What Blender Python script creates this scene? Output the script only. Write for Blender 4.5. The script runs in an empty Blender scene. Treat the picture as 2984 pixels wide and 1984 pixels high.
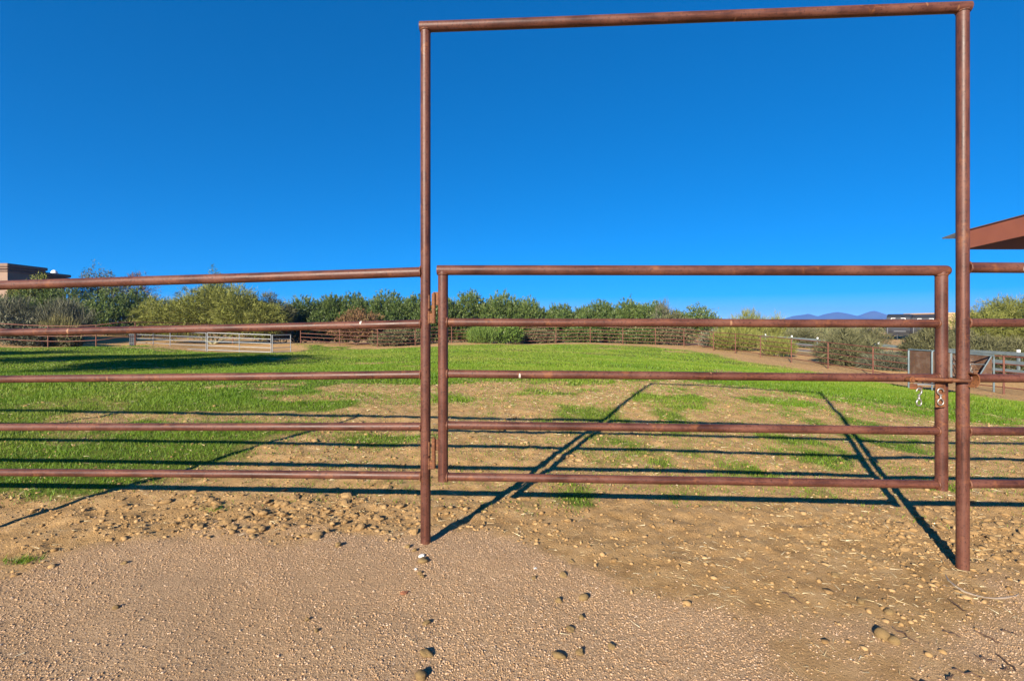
import bpy, math, random
import numpy as np
from mathutils import Vector, Matrix

random.seed(7)
rng = np.random.default_rng(7)
C = bpy.context.scene.collection
SC = bpy.context.scene
R = math.radians

# ------------------------------------------------------------------ camera
CAM_Z = 1.32
F_PX = 1450.0            # focal length in photo pixels (2984 px wide)
CX, HY = 1492.0, 943.0   # principal column and horizon row of the photo
cam_d = bpy.data.cameras.new('camera')
cam = bpy.data.objects.new('camera', cam_d)
C.objects.link(cam)
cam.location = (0, 0, CAM_Z)
cam.rotation_euler = (R(90), 0, 0)
cam_d.sensor_width = 36.0
cam_d.lens = 36.0 * F_PX / 2984.0
cam_d.shift_y = -(992.0 - HY) / 2984.0
cam_d.clip_start = 0.05
cam_d.clip_end = 12000
SC.camera = cam

# ------------------------------------------------------------------ light
SUN_EL, SUN_AZ = 22.4, 26.5     # the sun stands behind the camera's left shoulder
world = bpy.data.worlds.new('World')
SC.world = world
world.use_nodes = True
nt = world.node_tree
nt.nodes.clear()
w_out = nt.nodes.new('ShaderNodeOutputWorld')
w_bg = nt.nodes.new('ShaderNodeBackground')
w_sky = nt.nodes.new('ShaderNodeTexSky')
w_sky.sky_type = 'NISHITA'
w_sky.sun_disc = False
w_sky.sun_elevation = R(SUN_EL)
w_sky.sun_rotation = R(180 + SUN_AZ)
w_sky.altitude = 700
w_sky.air_density = 0.5
w_sky.dust_density = 0.0
w_sky.ozone_density = 4.5
w_hs = nt.nodes.new('ShaderNodeHueSaturation')
w_hs.inputs['Saturation'].default_value = 2.0
w_hs.inputs['Hue'].default_value = 0.507
w_hs.inputs['Value'].default_value = 1.0
w_gm = nt.nodes.new('ShaderNodeGamma')          # evens the sky out from zenith to horizon, as the photograph's tone mapping does
w_gm.inputs['Gamma'].default_value = 0.60
nt.links.new(w_sky.outputs[0], w_gm.inputs['Color'])
nt.links.new(w_gm.outputs[0], w_hs.inputs['Color'])
nt.links.new(w_hs.outputs[0], w_bg.inputs[0])
w_bg.inputs[1].default_value = 0.136
nt.links.new(w_bg.outputs[0], w_out.inputs[0])

sun_d = bpy.data.lights.new('sun', 'SUN')
sun_d.energy = 5.0
sun_d.angle = R(0.55)
sun_d.color = (1.0, 0.90, 0.74)
sun = bpy.data.objects.new('sun', sun_d)
C.objects.link(sun)
sun_dir = Vector((math.sin(R(SUN_AZ)) * math.cos(R(SUN_EL)), math.cos(R(SUN_AZ)) * math.cos(R(SUN_EL)), -math.sin(R(SUN_EL))))
sun.rotation_euler = sun_dir.to_track_quat('-Z', 'Y').to_euler()
sun.location = (-10, -20, 14)

SC.view_settings.view_transform = 'Standard'
SC.view_settings.look = 'None'
SC.view_settings.exposure = 1.22
SC.view_settings.gamma = 1.0
SC.view_settings.use_curve_mapping = False
SC.cycles.max_bounces = 6
SC.cycles.transparent_max_bounces = 6
SC.cycles.volume_bounces = 1
SC.cycles.use_denoising = True
SC.render.filter_size = 1.1


# ------------------------------------------------------------------ helpers
def tag(o, label=None, cat=None, group=None, kind=None):
    if label: o['label'] = label
    if cat: o['category'] = cat
    if group: o['group'] = group
    if kind: o['kind'] = kind
    return o


def at(px, py, y):
    """World point at distance y that a photo pixel looks at."""
    return Vector(((px - CX) / F_PX * y, y, CAM_Z - (py - HY) / F_PX * y))


def empty(name, loc, rz=0.0):
    o = bpy.data.objects.new(name, None)
    o.empty_display_size = 0.1
    o.location = loc
    o.rotation_euler = (0, 0, rz)
    C.objects.link(o)
    return o


def link(name, me, mat, parent=None, smooth=False):
    o = bpy.data.objects.new(name, me)
    C.objects.link(o)
    if mat is not None and len(me.materials) == 0:
        me.materials.append(mat)
    if smooth:
        me.polygons.foreach_set('use_smooth', np.ones(len(me.polygons), dtype=bool))
    if parent is not None:
        o.parent = parent
    return o


def mesh_np(name, verts, faces_flat, n_per, attrs=None):
    """Mesh out of arrays; every face has n_per corners."""
    verts = np.asarray(verts, dtype=np.float32).reshape(-1, 3)
    faces_flat = np.asarray(faces_flat, dtype=np.int32).ravel()
    nf = len(faces_flat) // n_per
    me = bpy.data.meshes.new(name)
    me.vertices.add(len(verts))
    me.vertices.foreach_set('co', verts.ravel())
    me.loops.add(nf * n_per)
    me.loops.foreach_set('vertex_index', faces_flat)
    me.polygons.add(nf)
    me.polygons.foreach_set('loop_start', np.arange(0, nf * n_per, n_per, dtype=np.int32))
    me.polygons.foreach_set('loop_total', np.full(nf, n_per, dtype=np.int32))
    me.update(calc_edges=True)
    if attrs:
        for k, v in attrs.items():
            a = me.attributes.new(k, 'FLOAT', 'POINT')
            a.data.foreach_set('value', np.asarray(v, dtype=np.float32))
    return me


class MB:
    """Collects shapes for one mesh."""
    def __init__(self):
        self.v, self.f, self.sm = [], [], []

    def add(self, vs, fs, smooth=False):
        b = len(self.v)
        self.v += [tuple(p) for p in vs]
        self.f += [tuple(b + i for i in f) for f in fs]
        self.sm += [smooth] * len(fs)

    def box(self, c, s, rz=0.0, rx=0.0, ry=0.0, bev=0.0):
        hx, hy, hz = s[0] / 2, s[1] / 2, s[2] / 2
        m = Matrix.Translation(c) @ Matrix.Rotation(rz, 4, 'Z') @ Matrix.Rotation(ry, 4, 'Y') @ Matrix.Rotation(rx, 4, 'X')
        if bev <= 0:
            vs = [m @ Vector((x, y, z)) for z in (-hz, hz) for y in (-hy, hy) for x in (-hx, hx)]
            self.add(vs, [(0, 2, 3, 1), (4, 5, 7, 6), (0, 1, 5, 4), (2, 6, 7, 3), (0, 4, 6, 2), (1, 3, 7, 5)])
        else:
            b = min(bev, hx, hy, hz)
            rings = []
            for z, ins in ((-hz, b), (-hz + b, 0), (hz - b, 0), (hz, b)):
                x, y = hx - ins, hy - ins
                c2 = b if ins == 0 else b * 0.5
                pts = [(-x + c2, -y), (x - c2, -y), (x, -y + c2), (x, y - c2), (x - c2, y), (-x + c2, y), (-x, y - c2), (-x, -y + c2)]
                rings.append([m @ Vector((p[0], p[1], z)) for p in pts])
            vs = [p for r in rings for p in r]
            fs = [tuple(range(7, -1, -1)), tuple(range(24, 32))]
            for k in range(3):
                for i in range(8):
                    j = (i + 1) % 8
                    fs.append((k * 8 + i, k * 8 + j, (k + 1) * 8 + j, (k + 1) * 8 + i))
            self.add(vs, fs)

    def tube(self, pts, rad, seg=12, caps=True):
        """Tube through points, radius may vary per point."""
        pts = [Vector(p) for p in pts]
        n = len(pts)
        rads = rad if isinstance(rad, (list, tuple)) else [rad] * n
        ring = []
        up = Vector((0, 0, 1))
        t0 = (pts[1] - pts[0]).normalized()
        side = t0.cross(up)
        if side.length < 1e-3:
            side = Vector((1, 0, 0))
        side.normalize()
        for i in range(n):
            if i == 0: t = pts[1] - pts[0]
            elif i == n - 1: t = pts[-1] - pts[-2]
            else: t = (pts[i + 1] - pts[i]).normalized() + (pts[i] - pts[i - 1]).normalized()
            t.normalize()
            side = side - t * side.dot(t)
            if side.length < 1e-4:
                side = t.orthogonal()
            side.normalize()
            b = t.cross(side)
            ring.append([pts[i] + (side * math.cos(a) + b * math.sin(a)) * rads[i] for a in [2 * math.pi * k / seg for k in range(seg)]])
        base = len(self.v)
        vs = [p for r in ring for p in r]
        fs = []
        for i in range(n - 1):
            for k in range(seg):
                k2 = (k + 1) % seg
                fs.append((i * seg + k, i * seg + k2, (i + 1) * seg + k2, (i + 1) * seg + k))
        self.add(vs, fs, True)
        if caps:
            self.add(ring[0], [tuple(range(seg))][:1])
            self.f[-1] = self.f[-1][::-1]
            self.add(ring[-1], [tuple(range(seg))])

    def mesh(self, name):
        me = bpy.data.meshes.new(name)
        me.from_pydata(self.v, [], self.f)
        me.polygons.foreach_set('use_smooth', np.array(self.sm, dtype=bool))
        me.update()
        return me

    def build(self, name, mat, parent=None):
        return link(name, self.mesh(name), mat, parent)


# ---- value noise, vectorised
def _hash(ix, iy, seed):
    with np.errstate(over='ignore'):
        h = (ix.astype(np.int64) * 374761393 + iy.astype(np.int64) * 668265263 + np.int64(seed) * 1442695041) & 0x7fffffff
        h = ((h ^ (h >> 13)) * 1274126177) & 0x7fffffff
        h = (h ^ (h >> 16)) & 0xffff
    return h / 65535.0


def vnoise(x, y, seed=0):
    x = np.asarray(x, dtype=np.float64); y = np.asarray(y, dtype=np.float64)
    ix, iy = np.floor(x), np.floor(y)
    fx, fy = x - ix, y - iy
    fx = fx * fx * fx * (fx * (fx * 6 - 15) + 10); fy = fy * fy * fy * (fy * (fy * 6 - 15) + 10)
    a = _hash(ix, iy, seed); b = _hash(ix + 1, iy, seed)
    c = _hash(ix, iy + 1, seed); d = _hash(ix + 1, iy + 1, seed)
    return (a * (1 - fx) + b * fx) * (1 - fy) + (c * (1 - fx) + d * fx) * fy


def fbm(x, y, seed=0, octv=4, gain=0.5):
    s, amp, tot = 0.0, 1.0, 0.0
    for o in range(octv):
        s = s + amp * vnoise(x * 2 ** o + 17.3 * o, y * 2 ** o - 9.1 * o, seed + o)
        tot += amp
        amp *= gain
    return s / tot


def sstep(a, b, v):
    t = np.clip((v - a) / (b - a), 0, 1)
    return t * t * (3 - 2 * t)


# ------------------------------------------------------------------ material helpers
def new_mat(name):
    m = bpy.data.materials.new(name)
    m.use_nodes = True
    t = m.node_tree
    b = t.nodes.get('Principled BSDF')
    return m, t, b


def ramp(t, src, stops, interp='LINEAR'):
    n = t.nodes.new('ShaderNodeValToRGB')
    n.color_ramp.interpolation = interp
    el = n.color_ramp.elements
    while len(el) > 1:
        el.remove(el[0])
    el[0].position = stops[0][0]
    c = stops[0][1]
    el[0].color = (*c, 1) if isinstance(c, tuple) else (c, c, c, 1)
    for p, c in stops[1:]:
        e = el.new(p)
        e.color = (*c, 1) if isinstance(c, tuple) else (c, c, c, 1)
    t.links.new(src, n.inputs[0])
    return n.outputs[0]


def noise(t, vec, scale, detail=4, rough=0.55, dist=0.0):
    n = t.nodes.new('ShaderNodeTexNoise')
    n.inputs['Scale'].default_value = scale
    n.inputs['Detail'].default_value = detail
    n.inputs['Roughness'].default_value = rough
    n.inputs['Distortion'].default_value = dist
    if vec is not None:
        t.links.new(vec, n.inputs['Vector'])
    return n.outputs[0]


def vor(t, vec, scale, feature='F1'):
    n = t.nodes.new('ShaderNodeTexVoronoi')
    n.feature = feature
    n.inputs['Scale'].default_value = scale
    if vec is not None:
        t.links.new(vec, n.inputs['Vector'])
    return n


def mapping(t, vec, scale):
    n = t.nodes.new('ShaderNodeMapping')
    n.inputs['Scale'].default_value = scale
    t.links.new(vec, n.inputs['Vector'])
    return n.outputs[0]


def mix(t, fac, a, b, mode='MIX'):
    n = t.nodes.new('ShaderNodeMix')
    n.data_type = 'RGBA'
    n.blend_type = mode
    for sock, v in ((n.inputs[0], fac), (n.inputs[6], a), (n.inputs[7], b)):
        if isinstance(v, (int, float)):
            sock.default_value = v
        elif isinstance(v, tuple):
            sock.default_value = (*v, 1)
        else:
            t.links.new(v, sock)
    return n.outputs[2]


def mth(t, op, a, b=None, clamp=False):
    n = t.nodes.new('ShaderNodeMath')
    n.operation = op
    n.use_clamp = clamp
    for sock, v in ((n.inputs[0], a), (n.inputs[1], b)):
        if v is None: continue
        if isinstance(v, (int, float)): sock.default_value = v
        else: t.links.new(v, sock)
    return n.outputs[0]


def coord(t, kind='Object'):
    return t.nodes.new('ShaderNodeTexCoord').outputs[kind]


def attr(t, name):
    n = t.nodes.new('ShaderNodeAttribute')
    n.attribute_name = name
    return n.outputs['Fac']


def bump(t, b, h, strength, dist):
    n = t.nodes.new('ShaderNodeBump')
    n.inputs['Strength'].default_value = strength
    n.inputs['Distance'].default_value = dist
    t.links.new(h, n.inputs['Height'])
    t.links.new(n.outputs[0], b.inputs['Normal'])


def pipe_mat(name, c0, c1, c2, droppings=True, rough=0.42, axis='X'):
    """Weathered brown pipe: mottled oxide, rust freckles, pale scratches and bird marks."""
    m, t, b = new_mat(name)
    o = coord(t)
    n1 = noise(t, o, 3.5, 6, 0.65)
    col = ramp(t, n1, [(0.36, c0), (0.50, c1), (0.64, c2)])
    long_ = mapping(t, o, (0.6, 14, 14) if axis == 'X' else (14, 14, 0.6))
    n2 = noise(t, long_, 4, 5, 0.7)
    col = mix(t, ramp(t, n2, [(0.46, 0.0), (0.66, 0.7)]), col, (c2[0] * 1.25, c2[1] * 1.1, c2[2] * 0.95))
    n3 = noise(t, o, 85, 4, 0.7)
    col = mix(t, ramp(t, n3, [(0.54, 0.0), (0.64, 0.75)]), col, (0.026, 0.010, 0.007))
    n6 = noise(t, o, 9, 5, 0.75)
    col = mix(t, ramp(t, n6, [(0.58, 0.0), (0.68, 0.6)]), col, (0.20, 0.075, 0.028))
    if droppings:
        st = mapping(t, o, (1, 0.28, 0.28) if axis == 'X' else (1, 1, 0.4))
        v = vor(t, st, 17)
        sep = t.nodes.new('ShaderNodeSeparateColor')
        t.links.new(v.outputs['Color'], sep.inputs[0])
        wob = mth(t, 'MULTIPLY', noise(t, o, 60, 3), 0.10)
        d = mth(t, 'ADD', v.outputs['Distance'], wob)
        spot = mth(t, 'MULTIPLY', ramp(t, d, [(0.13, 1.0), (0.17, 0.0)]), ramp(t, sep.outputs[0], [(0.66, 0.0), (0.68, 1.0)]))
        tint = ramp(t, sep.outputs[1], [(0.0, (0.22, 0.10, 0.045)), (0.5, (0.30, 0.16, 0.085)), (0.74, (0.62, 0.57, 0.5))], 'CONSTANT')
        col = mix(t, mth(t, 'MULTIPLY', spot, 0.8), col, tint)
    t.links.new(col, b.inputs['Base Color'])
    t.links.new(ramp(t, n1, [(0.3, rough - 0.05), (0.7, rough + 0.16)]), b.inputs['Roughness'])
    b.inputs['Specular IOR Level'].default_value = 0.32
    bump(t, b, mth(t, 'ADD', n3, mth(t, 'MULTIPLY', n1, 0.6)), 0.16, 0.004)
    return m


M = {}
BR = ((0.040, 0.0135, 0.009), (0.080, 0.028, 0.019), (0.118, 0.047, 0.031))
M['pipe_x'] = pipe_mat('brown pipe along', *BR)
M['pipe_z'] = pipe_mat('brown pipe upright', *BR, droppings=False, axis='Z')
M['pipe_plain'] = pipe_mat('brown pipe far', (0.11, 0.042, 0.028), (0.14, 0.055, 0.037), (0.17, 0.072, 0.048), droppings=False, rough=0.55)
M['rust'] = pipe_mat('rusted steel', (0.065, 0.023, 0.012), (0.11, 0.042, 0.019), (0.18, 0.075, 0.030), droppings=False, rough=0.6)
M['weld'] = pipe_mat('weld bead', (0.06, 0.022, 0.014), (0.10, 0.038, 0.022), (0.16, 0.065, 0.034), droppings=False, rough=0.5)


def plain(name, c0, c1, scale=6, rough=0.6, metal=0.0, bs=0.0, spec=0.5):
    m, t, b = new_mat(name)
    n = noise(t, coord(t), scale, 5, 0.6)
    t.links.new(ramp(t, n, [(0.3, c0), (0.7, c1)]), b.inputs['Base Color'])
    b.inputs['Roughness'].default_value = rough
    b.inputs['Metallic'].default_value = metal
    b.inputs['Specular IOR Level'].default_value = spec
    if bs:
        bump(t, b, n, bs, 0.01)
    return m


M['galv'] = plain('galvanised steel', (0.21, 0.22, 0.23), (0.31, 0.32, 0.33), 9, 0.42, 0.35)
M['zinc'] = plain('bright zinc', (0.26, 0.24, 0.21), (0.40, 0.38, 0.34), 60, 0.4, 0.75)
M['dark_steel'] = plain('dark painted steel', (0.030, 0.035, 0.042), (0.055, 0.062, 0.072), 8, 0.5)
M['feeder_sheet'] = pipe_mat('rusty feeder sheet', (0.075, 0.040, 0.024), (0.11, 0.058, 0.034), (0.15, 0.105, 0.08), droppings=False, rough=0.55)
M['feeder_tube'] = plain('pale blue grey tube', (0.09, 0.12, 0.135), (0.14, 0.18, 0.195), 7, 0.5, 0.2)
M['plank'] = plain('grey fence plank', (0.10, 0.13, 0.14), (0.15, 0.185, 0.195), 3, 0.7)
M['white_cap'] = plain('white post cap', (0.70, 0.70, 0.68), (0.80, 0.80, 0.78), 6, 0.5)
M['stucco'] = plain('brown stucco', (0.22, 0.145, 0.105), (0.27, 0.18, 0.13), 2.5, 0.9, bs=0.1)
M['stucco_tan'] = plain('tan stucco', (0.46, 0.30, 0.17), (0.52, 0.35, 0.21), 2.5, 0.9)
M['cornice'] = plain('cornice stucco', (0.17, 0.11, 0.085), (0.21, 0.14, 0.105), 2.5, 0.9)
M['dark_glass'] = plain('dark window glass', (0.01, 0.012, 0.014), (0.02, 0.022, 0.026), 2, 0.1)
M['fascia'] = plain('red brown fascia', (0.22, 0.066, 0.032), (0.28, 0.088, 0.042), 0.9, 0.55)
M['roof_sheet'] = plain('brown roof sheet', (0.10, 0.045, 0.030), (0.13, 0.06, 0.04), 0.9, 0.5)
M['trailer'] = plain('charcoal trailer', (0.018, 0.019, 0.022), (0.032, 0.033, 0.037), 1.5, 0.35)
M['trailer_mark'] = plain('white trailer stripe', (0.66, 0.66, 0.66), (0.78, 0.78, 0.78), 5, 0.5)
M['wood'] = plain('weathered branch', (0.09, 0.065, 0.045), (0.16, 0.12, 0.085), 20, 0.85, bs=0.3)
M['pale_wood'] = plain('pale smooth bark', (0.20, 0.19, 0.10), (0.30, 0.27, 0.16), 6, 0.8)
M['root'] = plain('bleached root', (0.20, 0.15, 0.11), (0.28, 0.22, 0.17), 25, 0.85, bs=0.3)
M['twig'] = plain('dry twig', (0.05, 0.028, 0.018), (0.11, 0.06, 0.035), 30, 0.8)
M['clod'] = plain('dry clod', (0.25, 0.155, 0.068), (0.36, 0.228, 0.105), 22, 0.95, bs=0.5, spec=0.1)
M['dung'] = plain('dried dung ball', (0.22, 0.145, 0.062), (0.36, 0.24, 0.11), 45, 0.95, bs=0.7, spec=0.1)
M['red_stone'] = plain('red brown stone', (0.24, 0.085, 0.035), (0.30, 0.12, 0.055), 20, 0.85, bs=0.4)
M['white_stone'] = plain('chalky white crumb', (0.55, 0.52, 0.48), (0.68, 0.65, 0.6), 40, 0.9, bs=0.4)
M['mountain'] = plain('bare desert mountain', (0.045, 0.05, 0.045), (0.085, 0.09, 0.08), 0.004, 0.95)


def stuff_mat(name, cols, rough=0.9, trans=0.0, at_name='tone', spec=0.2):
    """Colour out of a per-piece tone."""
    m, t, b = new_mat(name)
    n = len(cols)
    col = ramp(t, attr(t, at_name), [(i / max(1, n - 1), c) for i, c in enumerate(cols)])
    t.links.new(col, b.inputs['Base Color'])
    b.inputs['Roughness'].default_value = rough
    b.inputs['Specular IOR Level'].default_value = spec
    if trans > 0:
        tr = t.nodes.new('ShaderNodeBsdfTranslucent')
        t.links.new(col, tr.inputs[0])
        mx = t.nodes.new('ShaderNodeMixShader')
        mx.inputs[0].default_value = trans
        t.links.new(b.outputs[0], mx.inputs[1])
        t.links.new(tr.outputs[0], mx.inputs[2])
        t.links.new(mx.outputs[0], t.nodes['Material Output'].inputs['Surface'])
    return m


M['gravel'] = stuff_mat('granite grains', [(0.22, 0.125, 0.06), (0.355, 0.225, 0.122), (0.415, 0.27, 0.152), (0.405, 0.262, 0.152), (0.36, 0.235, 0.145), (0.445, 0.30, 0.185), (0.52, 0.39, 0.28)], 0.8)
M['crumbs'] = stuff_mat('soil crumbs', [(0.20, 0.118, 0.048), (0.30, 0.185, 0.078), (0.38, 0.245, 0.115)], 0.95)
M['straw'] = stuff_mat('straw bits', [(0.34, 0.25, 0.12), (0.48, 0.38, 0.21), (0.62, 0.54, 0.36)], 0.8)
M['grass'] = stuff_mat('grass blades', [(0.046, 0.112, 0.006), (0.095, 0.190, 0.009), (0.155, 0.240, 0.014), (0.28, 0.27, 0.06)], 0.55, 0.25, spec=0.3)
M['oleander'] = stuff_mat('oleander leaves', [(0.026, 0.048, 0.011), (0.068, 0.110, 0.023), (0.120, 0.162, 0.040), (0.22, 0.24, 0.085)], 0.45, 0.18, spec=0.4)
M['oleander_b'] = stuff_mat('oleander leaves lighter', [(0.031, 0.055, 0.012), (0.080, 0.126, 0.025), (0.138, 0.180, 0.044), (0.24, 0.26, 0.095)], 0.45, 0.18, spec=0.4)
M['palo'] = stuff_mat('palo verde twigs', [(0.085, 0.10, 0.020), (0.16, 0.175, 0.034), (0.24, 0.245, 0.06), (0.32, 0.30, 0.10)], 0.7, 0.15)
M['mesquite'] = stuff_mat('mesquite leaves', [(0.055, 0.06, 0.025), (0.11, 0.11, 0.05), (0.16, 0.155, 0.075), (0.20, 0.18, 0.10)], 0.8, 0.12)
M['grey_shrub'] = stuff_mat('grey green shrub', [(0.05, 0.055, 0.032), (0.10, 0.105, 0.065), (0.16, 0.16, 0.105), (0.22, 0.19, 0.12)], 0.85, 0.1)
M['brown_shrub'] = stuff_mat('rust coloured dry shrub', [(0.10, 0.05, 0.025), (0.17, 0.09, 0.04), (0.20, 0.13, 0.06), (0.12, 0.12, 0.05)], 0.85, 0.1)
M['bright_shrub'] = stuff_mat('fresh green shrub', [(0.06, 0.11, 0.02), (0.11, 0.18, 0.03), (0.17, 0.25, 0.05), (0.22, 0.27, 0.09)], 0.6, 0.2)
M['yellow_grass'] = stuff_mat('dry bunch grass', [(0.12, 0.11, 0.04), (0.20, 0.18, 0.07), (0.28, 0.24, 0.11)], 0.8, 0.15)
M['flower'] = stuff_mat('cream flowers', [(0.62, 0.60, 0.45), (0.78, 0.76, 0.62)], 0.7, 0.2)
M['scrub'] = stuff_mat('far desert scrub', [(0.055, 0.06, 0.028), (0.11, 0.115, 0.05), (0.16, 0.155, 0.07), (0.19, 0.17, 0.09)], 0.85, 0.1)

# ------------------------------------------------------------------ ground shape
FAR_POSTS = [  # photo column, photo row of the foot, distance
    (876, 1001, 41.5), (990, 1008, 41.0), (1100, 1011, 41.0), (1210, 1009, 42.0), (1316, 1000, 44.0), (1421, 999, 45.0),
    (1523, 1003, 45.2), (1620, 1000.5, 45.2), (1720, 999, 45.0), (1815, 1003, 44.5), (1910, 1006, 43.6), (1993, 1011, 42.2),
    (2079, 1023, 40.0), (2143, 1031, 37.6), (2216, 1043, 34.4), (2306, 1057, 31.2), (2413, 1075, 28.2), (2544, 1097, 25.3),
    (2709, 1123, 22.4), (2925, 1150, 19.6), (3200, 1185, 17.0)]
FP = [at(*p) for p in FAR_POSTS]
LEFT_POSTS = [(-300, 1002, 34.0), (-80, 1008, 33.5), (140, 1014, 33.2), (280, 1012.5, 33.6), (394, 1009, 35.0)]
LP_ = [at(*p) for p in LEFT_POSTS]
ctrl = [(-0.52, 3.0, 0.0), (2.56, 2.83, -0.075), (-3.5, 3.28, -0.06), (-0.5, 3.9, -0.02), (-0.5, 4.5, 0.015), (-0.4, 5.0, 0.05),
        (-0.3, 5.6, 0.08), (0, 6.3, 0.10), (2.4, 9.24, 0.21), (6.0, 9.6, -0.03), (-6.6, 6.4, 0.18), (-3.9, 4.0, 0.0),
        (4.0, 4.0, -0.13), (6, 3, -0.15), (-6, 3.5, -0.10), (0, 1, 0.0), (-3, 1.2, 0), (3, 1.2, -0.07), (0, -6, 0), (-8, -4, 0), (8, -4, -0.2),
        (-12, 10, 0.08), (9, 9, -0.25), (12, 14, -0.65), (14, 17, -0.95), (3, 14, 0.02), (-6, 15, 0.0), (0, 20, -0.13), (8, 20, -0.42), (-14, 22, -0.12),
        (0, 30, -0.30), (10, 30, -0.72), (-12, 30, -0.42), (-25, 26, -0.20), (-30, 10, 0.1),
        (-26.7, 35, -0.39), (-21.5, 35, -0.60), (-16, 35.5, -0.72), (-40, 42, 0.3), (-55, 55, 0.6), (-20, 52, -0.75), (0, 56, -0.75), (16, 54, -0.8),
        (24, 44, -0.95), (24.5, 33, -1.3), (24.5, 24, -1.42), (34, 40, -1.1), (50, 65, -0.8), (70, 80, -0.6), (40, 20, -1.4), (30, 5, -1.2)]
ctrl += [(p.x, p.y, p.z) for p in FP] + [(p.x, p.y, p.z) for p in LP_]
for a in range(0, 360, 20):
    ctrl.append((115 * math.cos(R(a)), 20 + 115 * math.sin(R(a)), -1.1))
ctrl = np.array(ctrl)


def _tps_u(r2):
    return np.where(r2 > 1e-12, 0.5 * r2 * np.log(np.maximum(r2, 1e-12)), 0.0)


_S = 20.0
_cx, _cy = ctrl[:, 0] / _S, ctrl[:, 1] / _S
_n = len(ctrl)
_K = _tps_u((_cx[:, None] - _cx[None]) ** 2 + (_cy[:, None] - _cy[None]) ** 2) + np.eye(_n) * 2e-4
_Pm = np.stack([np.ones(_n), _cx, _cy], 1)
_A = np.block([[_K, _Pm], [_Pm.T, np.zeros((3, 3))]])
_W = np.linalg.solve(_A, np.concatenate([ctrl[:, 2], np.zeros(3)]))


def macro(x, y):
    x = np.asarray(x, dtype=np.float64); y = np.asarray(y, dtype=np.float64)
    sh = x.shape
    xf, yf = x.ravel(), y.ravel()
    out = np.empty(len(xf))
    for s in range(0, len(xf), 60000):
        a, b = xf[s:s + 60000] / _S, yf[s:s + 60000] / _S
        u = _tps_u((a[:, None] - _cx[None]) ** 2 + (b[:, None] - _cy[None]) ** 2)
        out[s:s + 60000] = u @ _W[:_n] + _W[_n] + _W[_n + 1] * a + _W[_n + 2] * b
    rr = np.hypot(xf, yf - 20)
    w = sstep(85, 112, rr)
    return (out * (1 - w) + (-1.1) * w).reshape(sh)


poly_in = np.array([(p.x, p.y) for p in LP_] + [(-21.5, 34.2), (-15.2, 34.6)] + [(p.x, p.y) for p in FP] + [(6, 2.83), (2.56, 2.83), (-0.52, 3.0), (-3.5, 3.28), (-40, 7)])


def poly_sdf(x, y, poly):
    """Signed distance, positive inside."""
    x = np.asarray(x); y = np.asarray(y)
    d = np.full(x.shape, 1e9); inside = np.zeros(x.shape, dtype=bool)
    n = len(poly)
    for i in range(n):
        ax, ay = poly[i]; bx, by = poly[(i + 1) % n]
        ex, ey = bx - ax, by - ay
        t = np.clip(((x - ax) * ex + (y - ay) * ey) / (ex * ex + ey * ey + 1e-12), 0, 1)
        d = np.minimum(d, np.hypot(x - ax - t * ex, y - ay - t * ey))
        cond = ((ay > y) != (by > y)) & (x < (bx - ax) * (y - ay) / (by - ay + 1e-12) + ax)
        inside ^= cond
    return np.where(inside, d, -d)


def grass_amount(x, y):
    """0 bare .. 1 full grass."""
    sd = poly_sdf(x, y, poly_in)
    margin = np.where(y > 34, 2.4, np.where((x > 8) & (y > 12), 2.6, 0.15))
    margin = np.where((y > 30) & (x < -13), 0.25, margin)
    wob = (fbm(x * 0.55, y * 0.55, 11, 3) - 0.5)
    ins = sstep(-0.9, 0.9, sd - margin + wob * 2.2)
    # bare earth trodden inside the gate
    edge_l = np.interp(y, [3.2, 3.9, 6.2, 9.3, 11.5], [-4.6, -3.0, -2.0, -1.2, 1.4])
    edge_r = np.interp(y, [3.2, 6, 8, 9.6, 11.5], [9.5, 8.4, 7.4, 5.6, 3.0])
    back = np.interp(x, [-3, -1, 2, 6, 9], [8.2, 9.2, 10.3, 10.0, 8.0])
    inner = np.minimum(np.minimum(x - edge_l, edge_r - x), back - y)
    n1 = fbm(x * 0.9, y * 0.9, 23, 4)
    n2 = fbm(x * 2.3 + 5, y * 1.5, 37, 3)
    bare = sstep(-0.8, 0.55, inner + (n1 - 0.5) * 2.0)
    patch = 0.30 + 0.70 * sstep(0.50, 0.74, 0.55 * n1 + 0.45 * n2 + 0.02 * np.clip(y - 4.5, 0, 4))
    for (cx_, cy_, rx_, ry_) in ((3.3, 5.2, 1.0, 0.75), (3.6, 4.35, 0.5, 0.3), (4.6, 6.0, 0.9, 0.6), (2.3, 7.6, 1.2, 0.6), (4.3, 8.2, 1.2, 0.5), (3.9, 3.75, 0.4, 0.2), (0.6, 8.2, 0.9, 0.5), (-1.5, 5.6, 0.8, 0.7), (-1.2, 7.8, 1.0, 0.8)):
        patch = np.maximum(patch, sstep(0.25, 0.9, np.exp(-((x - cx_) / rx_) ** 2 - ((y - cy_) / ry_) ** 2) * (0.4 + 1.2 * n2)))
    g = ins * (1 - bare * (1 - 0.85 * patch))
    # worn, thin spots within the turf
    thin = sstep(0.60, 0.74, fbm(x * 0.42 + 3, y * 0.8, 51, 4))
    thin2 = 0.45 * sstep(0.60, 0.74, fbm(x * 1.3, y * 1.3, 71, 3)) * sstep(16, 7, y)
    rim = sstep(5.5, 1.5, sd) * (y > 14) * (x > -5)
    g = g * (1 - 0.55 * thin) * (1 - 0.75 * thin2) * (1 - 0.55 * rim)
    g = g * sstep(3.45, 4.0, y + (n2 - 0.5) * 0.8)
    return np.clip(g, 0, 1)


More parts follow.
